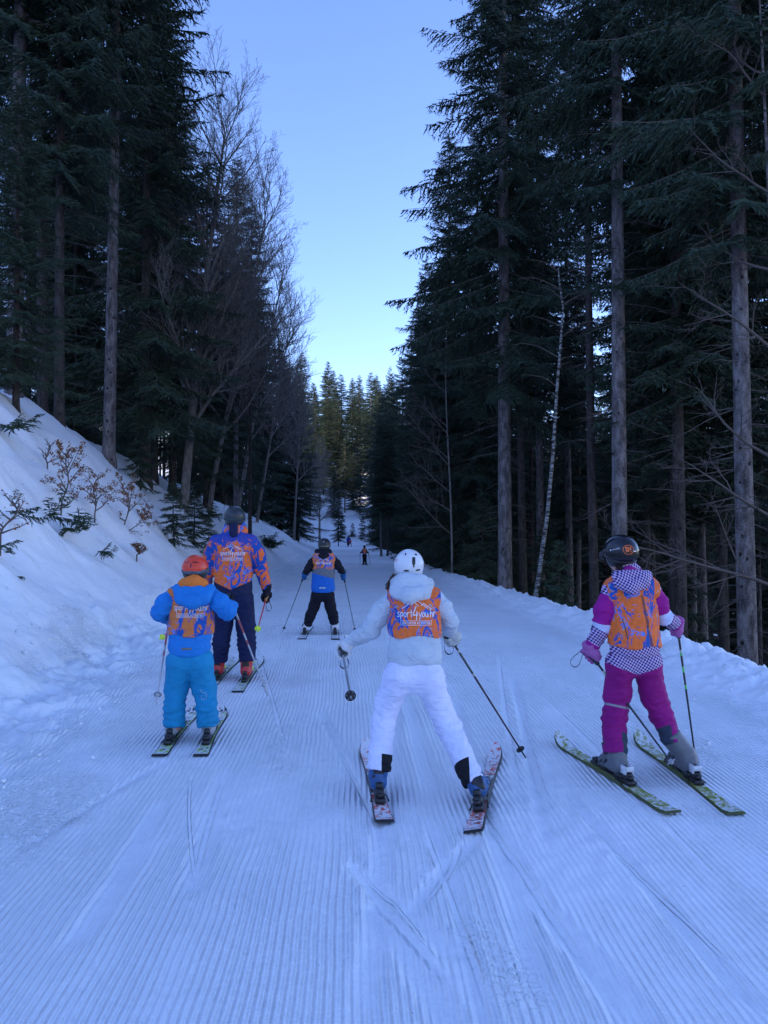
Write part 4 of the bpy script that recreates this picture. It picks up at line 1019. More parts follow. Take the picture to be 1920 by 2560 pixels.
    def fpants(P):
        d = chain(P, [(LL[0][0], LL[0][1]), (LR[0][0], LR[0][1])], .03, F, .92)
        d = smin(d, rcone(P, (LL[0][0]+LR[0][0])/2, T[-1][0], LL[0][1]*1.05, T[-1][1]*.82, F, fl), .05)
        for c in (LL, LR):
            e = chain(P, c, .03); ax = unit(c[-1][0]-c[-2][0]); e = np.maximum(e, (P-c[-1][0])@ax); d = smin(d, e, .03)
        return np.maximum(d, P[:, 2]-pz)-folds(P, wf, jg, 23)*(1-sstep(pz-.1, pz, P[:, 2]))
    lo, hi = bounds(LL, LR, T[-1:]); V, Fc = sdf_mesh(fpants, lo, hi, h_); tl = chain_t(V, LL); tr = chain_t(V, LR); isl = chain(V, LL, .03) < chain(V, LR, .03)
    rad_ = np.where(isl, (V-LL[-1][0])@Rt, (V-LR[-1][0])@Rt)
    obj('trousers', V, Fc, S['m_pants'], root, origin, attrs={'leg': np.where(isl, tl, tr), 'left': isl*1., 'side': rad_})
    for q in S.get('hood', []):
        nm, prims, mt, kk, cutp = q; pr = [[k(*a) for a in c] for c in prims]
        def fh(P):
            d = None
            for c in pr:
                e = chain(P, c, .02, F, kk) if len(c) > 1 else ell(P, c[0][0], np.array([Rt, F, UP]), (c[0][1], c[0][1]*kk, c[0][1]*kk*1.1)); d = e if d is None else smin(d, e, .02)
            if cutp: d = np.maximum(d, P[:, 2]-k(*cutp)[0][2])
            return d-folds(P, .003, [], 41)
        lo, hi = bounds(*pr); V, Fc = sdf_mesh(fh, lo, hi, .010); obj(nm, V, Fc, mt, root, origin)
    return root, ch, (hd, hr, Fh, Uh), k, F, Rt, jk
# ---- materials of the clothes
NAVY = cloth('navy_fabric', (.008, .013, .055)); BLACKC = cloth('black_fabric', (.006, .006, .012)); SKIN = simple('skin', (.48, .27, .19), .5, .3, .08, 20)
LBLUE = cloth('bright_blue_fabric', (.015, .20, .56)); TEAL = cloth('teal_blue_fabric', (.012, .25, .46)); ORANGE = cloth('orange_fabric', (.75, .19, .03))
WJACK = cloth('pale_grey_fabric', (.50, .56, .62), .8, .6); WPANT = cloth('white_fabric', (.74, .74, .90), .75, .5)
def zone_mat(name, fn, rough=.75, fold=.5): return cloth(name, fn, rough, fold)
def m_gt(m, a, t): return m.math('GREATER_THAN', a, t)
def topsheet(name, base, accent, snow=.5, tipc=None, mid=None):
    m = N(name, .35, .5); sx, sy = m.attr('sx'), m.attr('sy')
    n = m.noise(9, 3, .6, src=m.map((1, 1, 1), (0, 0, .5)), dist=1.5)
    c = m.mix(m.ramp(n, [(.50, 0.), (.53, 1.)]), base, accent)
    edge = m_gt(m, m.math('ABSOLUTE', sy), .62); c = m.mix(edge, c, accent)
    if mid: c = m.mix(m.ramp(sx, [(.30, 0.), (.33, 1.), (.62, 1.), (.65, 0.)]), c, mid)
    if tipc: c = m.mix(m_gt(m, sx, .93), c, tipc)
    sn = m.noise(26, 4, .7, dist=.6); mask = m.ramp(m.math('ADD', sn, m.math('MULTIPLY', m.math('SUBTRACT', m.math('ABSOLUTE', m.math('SUBTRACT', sx, .45)), .25), .30)), [(.60-snow*.25, 0.), (.66-snow*.25, 1.)])
    m.col(m.mix(m.math('MULTIPLY', mask, .9), c, (.78, .8, .83))); m.bump(mask, .5, .004); return m.m
SK_G = topsheet('lime_topsheet', (.02, .025, .03), (.40, .62, .06), .45, (.015, .015, .02)); SK_B = simple('ski_base', (.02, .02, .022), .4)
SK_LIME = simple('lime_ski_edge', (.35, .60, .05), .4); SK_Y = topsheet('yellow_topsheet', (.42, .43, .24), (.27, .31, .05), .35); SK_OL = simple('dark_olive_ski_edge', (.07, .085, .03), .4)
SK_R = topsheet('red_topsheet', (.40, .10, .08), (.75, .09, .05), .55, None, (.04, .04, .045)); SK_W = topsheet('white_topsheet', (.6, .6, .6), (.5, .5, .5), .8); SK_BLK = topsheet('black_lime_topsheet', (.02, .02, .025), (.30, .5, .06), .6, (.012, .012, .015))
GREYP = simple('grey_boot_shell', (.12, .125, .135), .45, .5, .08); REDP = simple('red_boot_shell', (.55, .03, .03), .35, .5, .08); BLUEP = simple('blue_boot_shell', (.015, .09, .26), .4, .5, .3, 12)
LGREYP = simple('pale_boot_shell', (.34, .35, .37), .45, .5, .1); YEL = simple('yellow_plastic', (.65, .85, .05), .4, .4); WPLAS = simple('white_plastic', (.6, .61, .62), .35, .5)
def striped(name, stops, rough=.35):
    m = N(name, rough, .5); m.col(m.ramp(m.attr('t'), stops, True)); return m.m
def flat(K, u, v, d=0): return G(K[0]+K[2]*u, K[1]+K[2]*v)
def at_k(K, u, v, y): return W(K[0]+K[2]*u, K[1]+K[2]*v, y)
def SHIN(c): return c[-1][0]+unit(c[-2][0]-c[-1][0])*.05
GS, GP = 'skis worn by the group on the piste', 'ski poles held by the group on the piste'

# ================= child in the orange helmet
K1 = (340, 1230, .3165)
skL = ski('lime edged child ski under the left boot of the orange-helmet child', flat(K1, 180, 2097), flat(K1, 452, 1760), SK_G, SK_B, GS, .085, heel=flat(K1, 262, 1985))
skR = ski('lime edged child ski under the right boot of the orange-helmet child', flat(K1, 508, 2097), flat(K1, 682, 1755), SK_G, SK_B, GS, .085, heel=flat(K1, 548, 1985))
yL, yR = skL[1][1]+.05, skR[1][1]+.05; org = (skL[1]+skR[1])/2*[1, 1, 0]+[0, 0, Hs(*((skL[1]+skR[1])/2)[:2])]
hy = (yL+yR)/2
def blues(m):
    return m.ramp(m.noise(8, 3), [(.3, (.014, .18, .52)), (.7, (.018, .215, .60))])
S = dict(head=(468, 604, hy+.10, 100), torso=[(450, 780, hy+.06, 88), (445, 900, hy+.05, 165), (430, 1080, hy+.02, 160), (422, 1230, hy, 168)], fl=.66,
         armL=[(310, 810, hy+.05, 62), (235, 880, hy+.02, 76), (193, 948, hy+.02, 70), (235, 985, hy+.26, 54)],
         armR=[(580, 810, hy+.05, 62), (665, 880, hy+.02, 78), (722, 945, hy+.02, 68), (752, 895, hy+.22, 52)],
         legL=[(345, 1330, hy, 98), (318, 1560, hy+.05, 88), (306, 1700, hy, 80), (302, 1850, yL, 86)], legR=[(505, 1330, hy, 98), (540, 1550, hy+.05, 92), (560, 1700, hy, 82), (570, 1848, yR, 86)],
         hem=(420, 1292, hy, 0), scoop=.055, waist=(420, 1200, hy), vest=(420, 1142, hy-.1), logo=(435, 935, hy-.05, 272, True, True), m_jacket=zone_mat('sky_blue_jacket', blues), m_vest=camo('dull_camo_vest', 2), m_pants=TEAL, vo=.013,
         hood=[('hood_lining', [[(455, 745, hy+.0, 120)]], ORANGE, .62, (455, 735, hy)), ('hood', [[(330, 765, hy+.0, 40), (360, 840, hy-.06, 52), (445, 868, hy-.10, 60), (540, 840, hy-.06, 52), (590, 765, hy+.0, 40)], [(400, 800, hy-.04, 60), (500, 800, hy-.04, 60)]], LBLUE, .8, None)])
S['hood'][0] = ('hood_lining', [[(390, 735, hy+.02, 60), (450, 720, hy+.0, 66), (515, 735, hy+.02, 60)]], ORANGE, .9, None)
F1 = unit([.06, 1, 0]); rt, ch, hd, k, F_, Rt, jk = person('child in orange helmet and sky blue ski suit with orange-blue vest, gliding at left', K1, org, F1, S, SKIN)
org1 = org
red = simple('orange_red_shell', (.72, .05, .018), .3, .5, .05, 20, 0)
hm, bv, Rm = helmet(rt, org, hd[0], F1, UP, hd[1]*1.02, red, BLK, simple('grey_strap', (.10, .13, .16), .6), BLK, [(-.36, .52, .22, .035, .12), (.30, .52, .22, .035, -.12), (0, .28, .05, .18, 0)], lowcut=.02)
for c, sk, mm in ((ch['legL'], skL, 0), (ch['legR'], skR, 0)): boot(rt, org, sk[1], sk[2], sk[3], sk[4], SHIN(c), .88, LGREYP, BLK, STEEL, BLK)
POLE_G = striped('silver_red_pole', [(0, (.38, .39, .40)), (.25, (.35, .06, .06)), (.38, (.40, .41, .42)), (.45, (.35, .06, .06)), (.50, (.40, .41, .43))])
tipL, tipR = at_k(K1, 160, 1675, hy-.33), at_k(K1, 1042, 1608, hy+.25)
hL, hR = at_k(K1, 262, 1000, hy+.36), at_k(K1, 755, 868, hy+.32)
for h, tip, nm in ((hL, tipL, 'left'), (hR, tipR, 'right')):
    ax = unit(tip-h); pole('silver pole with red bands in the %s hand of the orange-helmet child' % nm, h-ax*.06, tip, POLE_G, BLK, STEEL, GP, basket_at=.09)
glove(rt, org, ch['armL'][-1][0], hL, hL-tipL, 1, BLACKC, .85); glove(rt, org, ch['armR'][-1][0], hR, hR-tipR, -1, BLACKC, .85)
tz = next(o for o in rt.children if o.name.startswith('trousers')); pj = Proj(np.array([v.co[:] for v in tz.data.vertices])+org, [p.vertices[:] for p in tz.data.polygons], at_k(K1, 552, 1590, hy), Rt, UP, F_)
mb = MB(); q_ = .3165/1920*hy
for line in ([(-22, 30), (-12, 18), (8, 14), (22, 0), (20, -22), (4, -36), (-14, -32), (-20, -12), (-8, -2)], [(-22, 30), (-30, 38)], [(-22, 30), (-14, 40)]):
    V_, Fx = stroke(np.array(line, float), 3, 6); mb.add(pj.put(V_*q_, .002), Fx)
mb.obj('stitched_drawing', simple('pale_stitching', (.35, .45, .55), .7), tz, org, smooth=False)
pj = Proj(np.array([v.co[:] for v in jk.data.vertices])+org, [p.vertices[:] for p in jk.data.polygons], at_k(K1, 400, 1238, hy-.1), Rt, UP, F_); V_ = np.array([[-40, -8], [-13, -8], [13, -8], [40, -8], [40, 8], [13, 8], [-13, 8], [-40, 8]])*q_
obj('hem_label', pj.put(V_, .003), np.array([[0, 1, 6, 7], [1, 2, 5, 6], [2, 3, 4, 5]]), simple('grey_brown_label', (.16, .15, .14), .6), jk, org, smooth=False)
# ================= instructor
skL = ski('black and lime ski under the left boot of the instructor', flat(K1, 592, 1540), flat(K1, 795, 1322), SK_BLK, SK_B, GS, .09, heel=flat(K1, 630, 1488))
skR = ski('black and lime ski under the right boot of the instructor', flat(K1, 800, 1590), flat(K1, 985, 1330), SK_BLK, SK_B, GS, .09, heel=flat(K1, 862, 1500))
yL, yR = skL[1][1]+.06, skR[1][1]+.06; org = (skL[1]+skR[1])/2*[1, 1, 0]+[0, 0, Hs(*((skL[1]+skR[1])/2)[:2])]; hy = (yL+yR)/2
def inst(m, c):
    o = objz(m); hz = float(at_k(K1, 765, 770, hy-.1)[2]-org[2]); cx_ = float(at_k(K1, 765, 770, hy)[0]-org[0])
    vv = m.math('SUBTRACT', o[2], m.math('MULTIPLY', m.math('ABSOLUTE', m.math('SUBTRACT', o[0], cx_)), .42)); below = m.math('LESS_THAN', vv, hz)
    a = m.math('MAXIMUM', m.attr('aL'), m.attr('aR')); arm = m_gt(m, a, .12)
    sl = m.ramp(m.noise(5, 4, .7, src=m.map((1, 1, .7), (.3, .2, .9)), dist=1.6), [(.47, (.01, .065, .32)), (.49, (.80, .14, .025)), (.60, (.80, .14, .025)), (.61, (.02, .09, .36))], True)
    top = m.ramp(m.math('ADD', o[2], m.math('MULTIPLY', m.noise(7, 3, .6, dist=1), .22)), [(0, 0.), (1, 1.)])
    zt = float(at_k(K1, 765, 420, hy)[2]-org[2]); up_ = m_gt(m, m.math('ADD', o[2], m.math('MULTIPLY', m.math('SUBTRACT', m.noise(9, 4, .7, dist=1.4), .5), .6)), zt)
    c = m.mix(m.math('MULTIPLY', up_, .95), c, (.008, .055, .32))
    c = m.mix(m.math('MULTIPLY', below, m.math('SUBTRACT', 1., arm)), c, (.008, .013, .05)); c = m.mix(arm, c, sl)
    inner = m.math('MULTIPLY', m_gt(m, a, .40), m.math('GREATER_THAN', m.noise(3.2, 1), .60)); return m.mix(inner, c, (.008, .013, .05))
S = dict(head=(778, 196, hy+.0, 82), torso=[(780, 330, hy, 70), (775, 440, hy, 150), (768, 600, hy, 148), (768, 790, hy, 152)], fl=.64,
         armL=[(640, 400, hy, 62), (588, 500, hy+.02, 58), (570, 620, hy+.03, 52), (545, 760, hy+.14, 44)], armR=[(900, 395, hy, 62), (962, 490, hy, 60), (985, 600, hy+.03, 54), (1032, 765, hy+.06, 38)],
         legL=[(700, 850, hy, 86), (690, 1050, hy+.04, 70), (672, 1200, hy, 66), (664, 1336, yL, 58)], legR=[(838, 850, hy, 88), (868, 1050, hy+.04, 74), (876, 1200, hy, 70), (880, 1342, yR, 62)],
         hem=(765, 815, hy, 0), waist=(765, 760, hy), logo=(768, 500, hy-.1, 206, True, True), m_jacket=camo('blue_orange_jacket', 0, inst), m_pants=NAVY,
         hood=[('collar', [[(725, 310, hy-.0, 46), (778, 298, hy-.04, 50), (838, 310, hy-.0, 46)], [(735, 260, hy+.02, 38), (830, 260, hy+.02, 38)]], camo('blue_orange_hood', 1), .9, None), ('collar_band', [[(770, 250, hy-.075, 38), (770, 325, hy-.115, 34)]], NAVY, .5, None)])
F1 = unit([.05, 1, 0]); rt, ch, hd, k, F_, Rt, jk = person('tall adult ski instructor in blue-orange patterned jacket and navy trousers, dark helmet', K1, org, F1, S, SKIN)
dk = simple('dark_grey_helmet_shell', (.022, .027, .032), .3, .5, .1, 20, 0)
helmet(rt, org, hd[0], F1, UP, hd[1], dk, BLK, simple('dark_teal_strap', (.03, .055, .06), .6), BLK, [(-.3, .5, .1, .04, .1), (.3, .5, .1, .04, -.1)])
for c, sk in ((ch['legL'], skL), (ch['legR'], skR)): boot(rt, org, sk[1], sk[2], sk[3], sk[4], SHIN(c), 1.05, REDP, BLK, YEL, simple('black_yellow_spoiler', (.03, .03, .02), .4))
POLE_R = striped('red_pole', [(0, (.02, .02, .02)), (.16, (.60, .05, .05)), (.85, (.65, .07, .08)), (.92, (.6, .7, .1))])
hR = at_k(K1, 1030, 835, hy+.08); tR = at_k(K1, 957, 1098, hy-.85); ax = unit(tR-hR); gm = simple('tan_grip', (.45, .22, .08), .5)
pole('short red pole with yellow basket held backwards in the right hand of the instructor', hR-ax*.05, tR, POLE_R, gm, YEL, GP, basket_at=.06)
hL = at_k(K1, 525, 850, hy+.18); tL = at_k(K1, 184, 1168, hy-.7); ax = unit(tL-hL)
pole('red pole with yellow basket showing left of the orange-helmet child, held by the instructor', hL-ax*.05, tL, POLE_R, gm, YEL, GP, basket_at=.06)
glove(rt, org, ch['armR'][-1][0], hR, hR-tR, -1, BLACKC, 1.15); glove(rt, org, ch['armL'][-1][0], hL, hL-tL, 1, BLACKC, 1.15)

# ================= child in black and blue
K2 = (680, 1300, .1537)
skL = ski('snow-covered ski under the left boot of the black-jacket child', flat(K2, 482, 1950), flat(K2, 612, 1738), SK_W, SK_B, GS, .10, heel=flat(K2, 540, 1868), bind=BLK)
skR = ski('snow-covered ski under the right boot of the black-jacket child', flat(K2, 1030, 1955), flat(K2, 1018, 1715), SK_W, SK_B, GS, .10, heel=flat(K2, 1022, 1868), bind=BLK)
yL, yR = skL[1][1]+.05, skR[1][1]+.05; org = (skL[1]+skR[1])/2*[1, 1, 0]+[0, 0, Hs(*((skL[1]+skR[1])/2)[:2])]; hy = (yL+yR)/2
def bb(m):
    o = objz(m); z1 = float(at_k(K2, 830, 890, hy)[2]-org[2]); z2 = float(at_k(K2, 830, 720, hy)[2]-org[2]); z0 = float(at_k(K2, 830, 1172, hy)[2]-org[2])
    q = m.math('ADD', o[2], m.math('MULTIPLY', o[0], .26)); c = m.mix(m.math('LESS_THAN', q, z1), (.14, .15, .17), (.012, .12, .46)); c = m.mix(m_gt(m, o[2], z2), c, (.006, .006, .012))
    a = m.math('MAXIMUM', m.attr('aL'), m.attr('aR')); return m.mix(m_gt(m, a, .1), c, m.mix(m_gt(m, a, .93), (.006, .006, .012), (.015, .16, .36)))
S = dict(head=(850, 400, hy+.04, 100), torso=[(845, 560, hy, 90), (845, 650, hy, 175), (838, 860, hy, 172), (828, 1090, hy, 196)], fl=.66,
         armL=[(712, 625, hy, 62), (650, 700, hy, 66), (592, 790, hy, 60), (530, 885, hy+.06, 50)], armR=[(985, 625, hy, 62), (1050, 700, hy, 66), (1105, 790, hy, 60), (1160, 885, hy+.06, 50)],
         legL=[(735, 1220, hy, 96), (690, 1400, hy+.04, 88), (622, 1560, hy, 82), (572, 1725, yL, 68)], legR=[(912, 1220, hy, 96), (948, 1400, hy+.04, 88), (995, 1560, hy, 80), (1015, 1692, yR, 72)],
         hem=(828, 1176, hy, 0), scoop=.03, waist=(828, 1100, hy), vest=(840, 790, hy-.05), logo=(838, 715, hy-.08, 250, True, False), m_jacket=cloth('black_grey_blue_jacket', bb), m_vest=camo('short_camo_vest', 2), m_pants=BLACKC, wr=.006,
         hood=[('hood', [[(745, 520, hy-.0, 55), (845, 545, hy-.03, 60), (925, 520, hy-.0, 55)], [(790, 580, hy-.09, 40), (840, 592, hy-.10, 48), (895, 580, hy-.09, 40)]], BLACKC, .8, None)])
F1 = unit([-.02, 1, 0]); rt, ch, hd, k, F_, Rt, jk = person('child in black jacket with bright blue lower back and black trousers, mid-piste ahead', K2, org, F1, S, SKIN)
tagm = simple('reflective_label', (.35, .42, .5), .4); hm, bv, Rm = helmet(rt, org, hd[0], F1, UP, hd[1]*1.02, BLK, BLK, simple('camo_strap', (.16, .16, .12), .6, .3, .9, 14), WPLAS, [(0, .48, .06, .06, 0)])
mj = jk.data; Vj = np.array([v.co[:] for v in mj.vertices])+org; Fj = [p.vertices[:] for p in mj.polygons]; pj = Proj(Vj, Fj, at_k(K2, 822, 1102, hy-.1), Rt, UP, F_)
MB_ = MB(); V_ = np.array([[a*.018, b*.011] for b in (-1, 1) for a in (-2.6, -1.3, 0, 1.3, 2.6)]); Fx = np.array([[i, i+1, i+6, i+5] for i in range(4)])
MB_.add(pj.put(V_, .003), Fx); MB_.obj('hem_label', tagm, jk, org)
for c, sk in ((ch['legL'], skL), (ch['legR'], skR)): boot(rt, org, sk[1], sk[2], sk[3], sk[4], SHIN(c), .95, WPLAS, BLK, STEEL, BLK)
POLE_D = striped('dark_green_pole', [(0, (.03, .05, .05)), (.5, (.05, .09, .09))]); hL, tL = at_k(K2, 515, 925, hy+.11), at_k(K2, 178, 1808, hy-.12); hR, tR = at_k(K2, 1170, 935, hy+.11), at_k(K2, 1356, 1826, hy-.15)
LB2 = cloth('blue_black_glove', (.012, .10, .26))
for h, t, nm in ((hL, tL, 'left'), (hR, tR, 'right')):
    ax = unit(t-h); pole('thin dark pole in the %s hand of the black-jacket child' % nm, h-ax*.06, t, POLE_D, BLK, BLK, GP, r=.007, basket_at=.05, strap=np.array([.05, -.03, .06]))
glove(rt, org, ch['armL'][-1][0], hL, hL-tL, 1, LB2, .95); glove(rt, org, ch['armR'][-1][0], hR, hR-tR, -1, LB2, .95)

# ================= girl in white
K3 = (820, 1340, .3616)
skL = ski('snowy red ski under the left boot of the white-clad girl, pointing straight', flat(K3, 392, 1990), flat(K3, 262, 1478), SK_R, SK_B, GS, .084, heel=flat(K3, 362, 1830))
skR = ski('snowy red ski pushed out sideways under the right boot of the white-clad girl', flat(K3, 1003, 2075), flat(K3, 1162, 1520), SK_R, SK_B, GS, .084, heel=flat(K3, 1050, 1893), roll=-.22)
yL, yR = skL[1][1]+.05, skR[1][1]+.06; org = (skL[1]+skR[1])/2*[1, 1, 0]+[0, 0, Hs(*((skL[1]+skR[1])/2)[:2])]; hy = (yL+yR)/2+.10
def pantw(m):
    l = m.attr('leg'); s = m.attr('side'); le = m.attr('left')
    pl = m.math('MULTIPLY', le, m_gt(m, s, .018)); pr = m.math('MULTIPLY', m.math('SUBTRACT', 1., le), m.math('LESS_THAN', s, -.028))
    o = objz(m)
    return m.mix(m.math('MULTIPLY', m.math('ADD', pl, pr), m_gt(m, l, .885)), m.ramp(m.noise(7, 3), [(.3, (.66, .67, .86)), (.7, (.76, .77, .94))]), (.008, .008, .012))
S = dict(head=(560, 200, hy+.30, 100), torso=[(578, 350, hy+.24, 90), (595, 480, hy+.20, 152), (600, 620, hy+.10, 162), (598, 840, hy+.02, 188)], fl=.62,
         armL=[(455, 430, hy+.22, 62), (370, 530, hy+.20, 76), (292, 650, hy+.18, 66), (140, 742, hy+.24, 44)], armR=[(730, 430, hy+.22, 62), (800, 505, hy+.20, 66), (842, 595, hy+.20, 58), (838, 668, hy+.34, 48)],
         legL=[(492, 970, hy, 106), (415, 1150, hy+.06, 88), (384, 1290, hy+.06, 78), (352, 1625, yL, 82)], legR=[(692, 970, hy, 106), (762, 1160, hy+.06, 86), (832, 1320, hy+.06, 84), (1010, 1705, yR, 82)],
         hem=(600, 886, hy, 0), waist=(600, 850, hy), vest=(600, 695, hy), logo=(612, 562, hy, 270, True, True), m_jacket=WJACK, m_vest=camo('orange_blue_vest', 0), m_pants=cloth('white_ski_trousers', pantw, .75, .6), vo=.012, wr=.005,
         hood=[('hood', [[(470, 330, hy+.22, 45), (480, 380, hy+.14, 52), (560, 418, hy+.07, 58), (650, 400, hy+.12, 56), (690, 330, hy+.22, 45)], [(520, 330, hy+.17, 75), (630, 330, hy+.17, 75)], [(500, 300, hy+.24, 40), (650, 300, hy+.24, 40)]], WJACK, .85, None)])
F1 = unit([.04, 1, 0]); rt, ch, hd, k, F_, Rt, jk = person('girl in white helmet, pale grey jacket and white trousers with orange-blue vest, skating wide-legged', K3, org, F1, S, SKIN)
def whelm(m):
    o = objz(m); return m.mix(m.ramp(m.noise(14, 2, .5), [(.70, 0.), (.71, 1.)]), (.66, .68, .71), (.68, .71, .74))
wsh = N('white_helmet_shell', .25, .5); wsh.col((.66, .68, .71)); helm, bv, Rm = helmet(rt, org, hd[0], F1, UP, hd[1]*1.03, wsh.m, WPLAS, None, BLK,
    [(-.22, .74, .045, .08, -.3), (.46, .72, .09, .045, -.5), (.32, .30, .11, .26, 0), (.32, .02, .055, .14, 0), (-.16, -.34, .17, .055, 0), (.60, -.30, .14, .055, .1)], lowcut=-.52)
mb = MB(); V_ = bv.put(np.array([[.31+.035*math.cos(t), -.17+.035*math.sin(t)] for t in np.linspace(0, 6.28, 9)[:-1]])*hd[1], .004); mb.add(V_, np.array([[0, 1, 2, 3], [0, 3, 4, 5], [0, 5, 6, 7]])); mb.obj('dial', WPLAS, helm, org)
pk = simple('coral_print', (.80, .20, .20), .5); mb = MB()
for a, b, w, h_ in ((-.90, .36, .07, .03), (-.86, .28, .04, .06), (-.80, .38, .03, .07), (-.78, -.50, .13, .06), (-.72, -.58, .07, .05), (-.90, -.33, .03, .10)):
    V_ = bv.put(np.array([[a-w, b-h_], [a+w, b-h_*.4], [a+w*.8, b+h_], [a-w*.6, b+h_*.7]])*hd[1], .002); mb.add(V_, np.array([[0, 1, 2, 3]]))
mb.obj('decal', pk, helm, org, smooth=False)
hair = simple('brown_hair', (.10, .055, .03), .6, .3, .4, 60); mb = MB(); r_ = random.Random(3)
for i in range(70):
    a = at_k(K3, 458+r_.uniform(-14, 22), 268+r_.uniform(-10, 25), hy+.30+r_.uniform(-.03, .03)); b = at_k(K3, 400+r_.uniform(-6, 70), 372+r_.uniform(-35, 8), hy+.16+r_.uniform(-.03, .03)); t = np.linspace(0, 1, 6)
    add_tube(mb, a+np.outer(t, b-a)+np.outer(t*(1-t), np.array([-.03, -.01, -.02])), .0018, 3, False)
mb.obj('hair', hair, rt, org)
for c, sk, sc_ in ((ch['legL'], skL, .95), (ch['legR'], skR, .95)): boot(rt, org, sk[1], sk[2], sk[3], sk[4], SHIN(c), sc_, BLUEP, BLK, BLUEP, BLK)
POLE_K = striped('black_plum_pole', [(0, (.015, .015, .02)), (.15, (.35, .36, .36)), (.17, (.03, .045, .045)), (.33, (.3, .3, .3)), (.35, (.02, .012, .03))]); POLE_S = striped('grey_pole', [(0, (.25, .27, .28)), (.6, (.18, .2, .21))])
hR, tR = at_k(K3, 845, 705, hy+.36), at_k(K3, 1366, 1532, hy+.62); hL, tL = at_k(K3, 100, 800, hy+.24), at_k(K3, 158, 1118, hy-.58)
ax = unit(tR-hR); pole('long black pole angled to the snow in the right hand of the white-clad girl', hR-ax*.07, tR, POLE_K, BLK, BLK, GP, basket_at=.075); ax = unit(tL-hL)
pole('grey pole swinging back in the left hand of the white-clad girl', hL-ax*.05, tL, POLE_S, BLK, BLK, GP, basket_at=.03, strap=np.array([.02, -.03, -.12]))
GLW = cloth('white_black_glove', lambda m: m.ramp(m.noise(16, 2, .5, dist=.5), [(.40, (.02, .02, .025)), (.44, (.50, .52, .50))], True)); GLW2 = cloth('white_glove', lambda m: m.ramp(m.noise(11, 2, .5), [(.36, (.02, .02, .025)), (.39, (.62, .63, .64))], True))
glove(rt, org, ch['armL'][-1][0], hL, hL-tL, 1, GLW2, 1.05); glove(rt, org, ch['armR'][-1][0], hR, hR-tR, -1, GLW, 1.05)

# ================= girl in purple
K4 = (1360, 1300, .3525)
skL = ski('yellow-green ski under the left boot of the purple-clad girl', flat(K4, 915, 2090), flat(K4, 95, 1578), SK_Y, SK_OL, GS, .088, heel=flat(K4, 580, 1868), lever=WPLAS)
skR = ski('yellow-green ski under the right boot of the purple-clad girl', flat(K4, 1365, 2100), flat(K4, 660, 1565), SK_Y, SK_OL, GS, .088, heel=flat(K4, 1052, 1862), lever=WPLAS)
yL, yR = skL[1][1]+.08, skR[1][1]+.06; org = (skL[1]+skR[1])/2*[1, 1, 0]+[0, 0, Hs(*((skL[1]+skR[1])/2)[:2])]; hy = (yL+yR)/2+.05
MAG = (.28, .008, .19)
def hound(m, src=None):
    k_ = m.n('TexChecker'); k_.inputs['Scale'].default_value = 1; k_.inputs['Color1'].default_value = (.55, .42, .66, 1); k_.inputs['Color2'].default_value = (.03, .008, .10, 1)
    o = objz(m); cmb = m.n('CombineXYZ'); q = m.math('MULTIPLY', m.math('ADD', o[0], m.math('MULTIPLY', o[2], .25)), 82.); p_ = m.math('MULTIPLY', m.math('SUBTRACT', o[2], m.math('MULTIPLY', o[0], .25)), 82.)
    m.l(q, cmb.inputs[0]); m.l(p_, cmb.inputs[1]); cmb.inputs[2].default_value = .5; m.l(cmb.outputs[0], k_.inputs[0]); return k_.outputs[0]
def pj_(m):
    a = m.math('MAXIMUM', m.attr('aL'), m.attr('aR')); c = hound(m); mg = m.ramp(m.noise(8, 3), [(.3, MAG), (.7, tuple(x*1.2 for x in MAG))])
    x = m.mix(m_gt(m, a, .10), c, mg); x = m.mix(m_gt(m, a, .56), x, (.55, .60, .82)); x = m.mix(m_gt(m, a, .68), x, c); return m.mix(m_gt(m, a, .90), x, mg)
def pp(m):
    o = objz(m); z = float(at_k(K4, 640, 1085, hy)[2]-org[2]); c = hound(m); mg = m.ramp(m.noise(8, 3), [(.3, (.24, .006, .14)), (.7, (.29, .008, .165))])
    zz = m.math('SUBTRACT', o[2], m.math('MULTIPLY', m.math('ABSOLUTE', m.math('SUBTRACT', o[0], float(at_k(K4, 640, 1085, hy)[0]-org[0]))), .38))
    x = m.mix(m.math('LESS_THAN', zz, z), c, mg); l = m.attr('leg'); le = m.attr('left'); s = m.attr('side')
    band = m.math('MULTIPLY', le, m.math('MULTIPLY', m_gt(m, l, .500), m.math('LESS_THAN', l, .535))); x = m.mix(band, x, (.25, .26, .27))
    pl = m.math('MULTIPLY', le, m_gt(m, s, .034)); pr = m.math('MULTIPLY', m.math('SUBTRACT', 1., le), m.math('LESS_THAN', s, -.022)); return m.mix(m.math('MULTIPLY', m.math('ADD', pl, pr), m_gt(m, l, .82)), x, (.035, .05, .075))
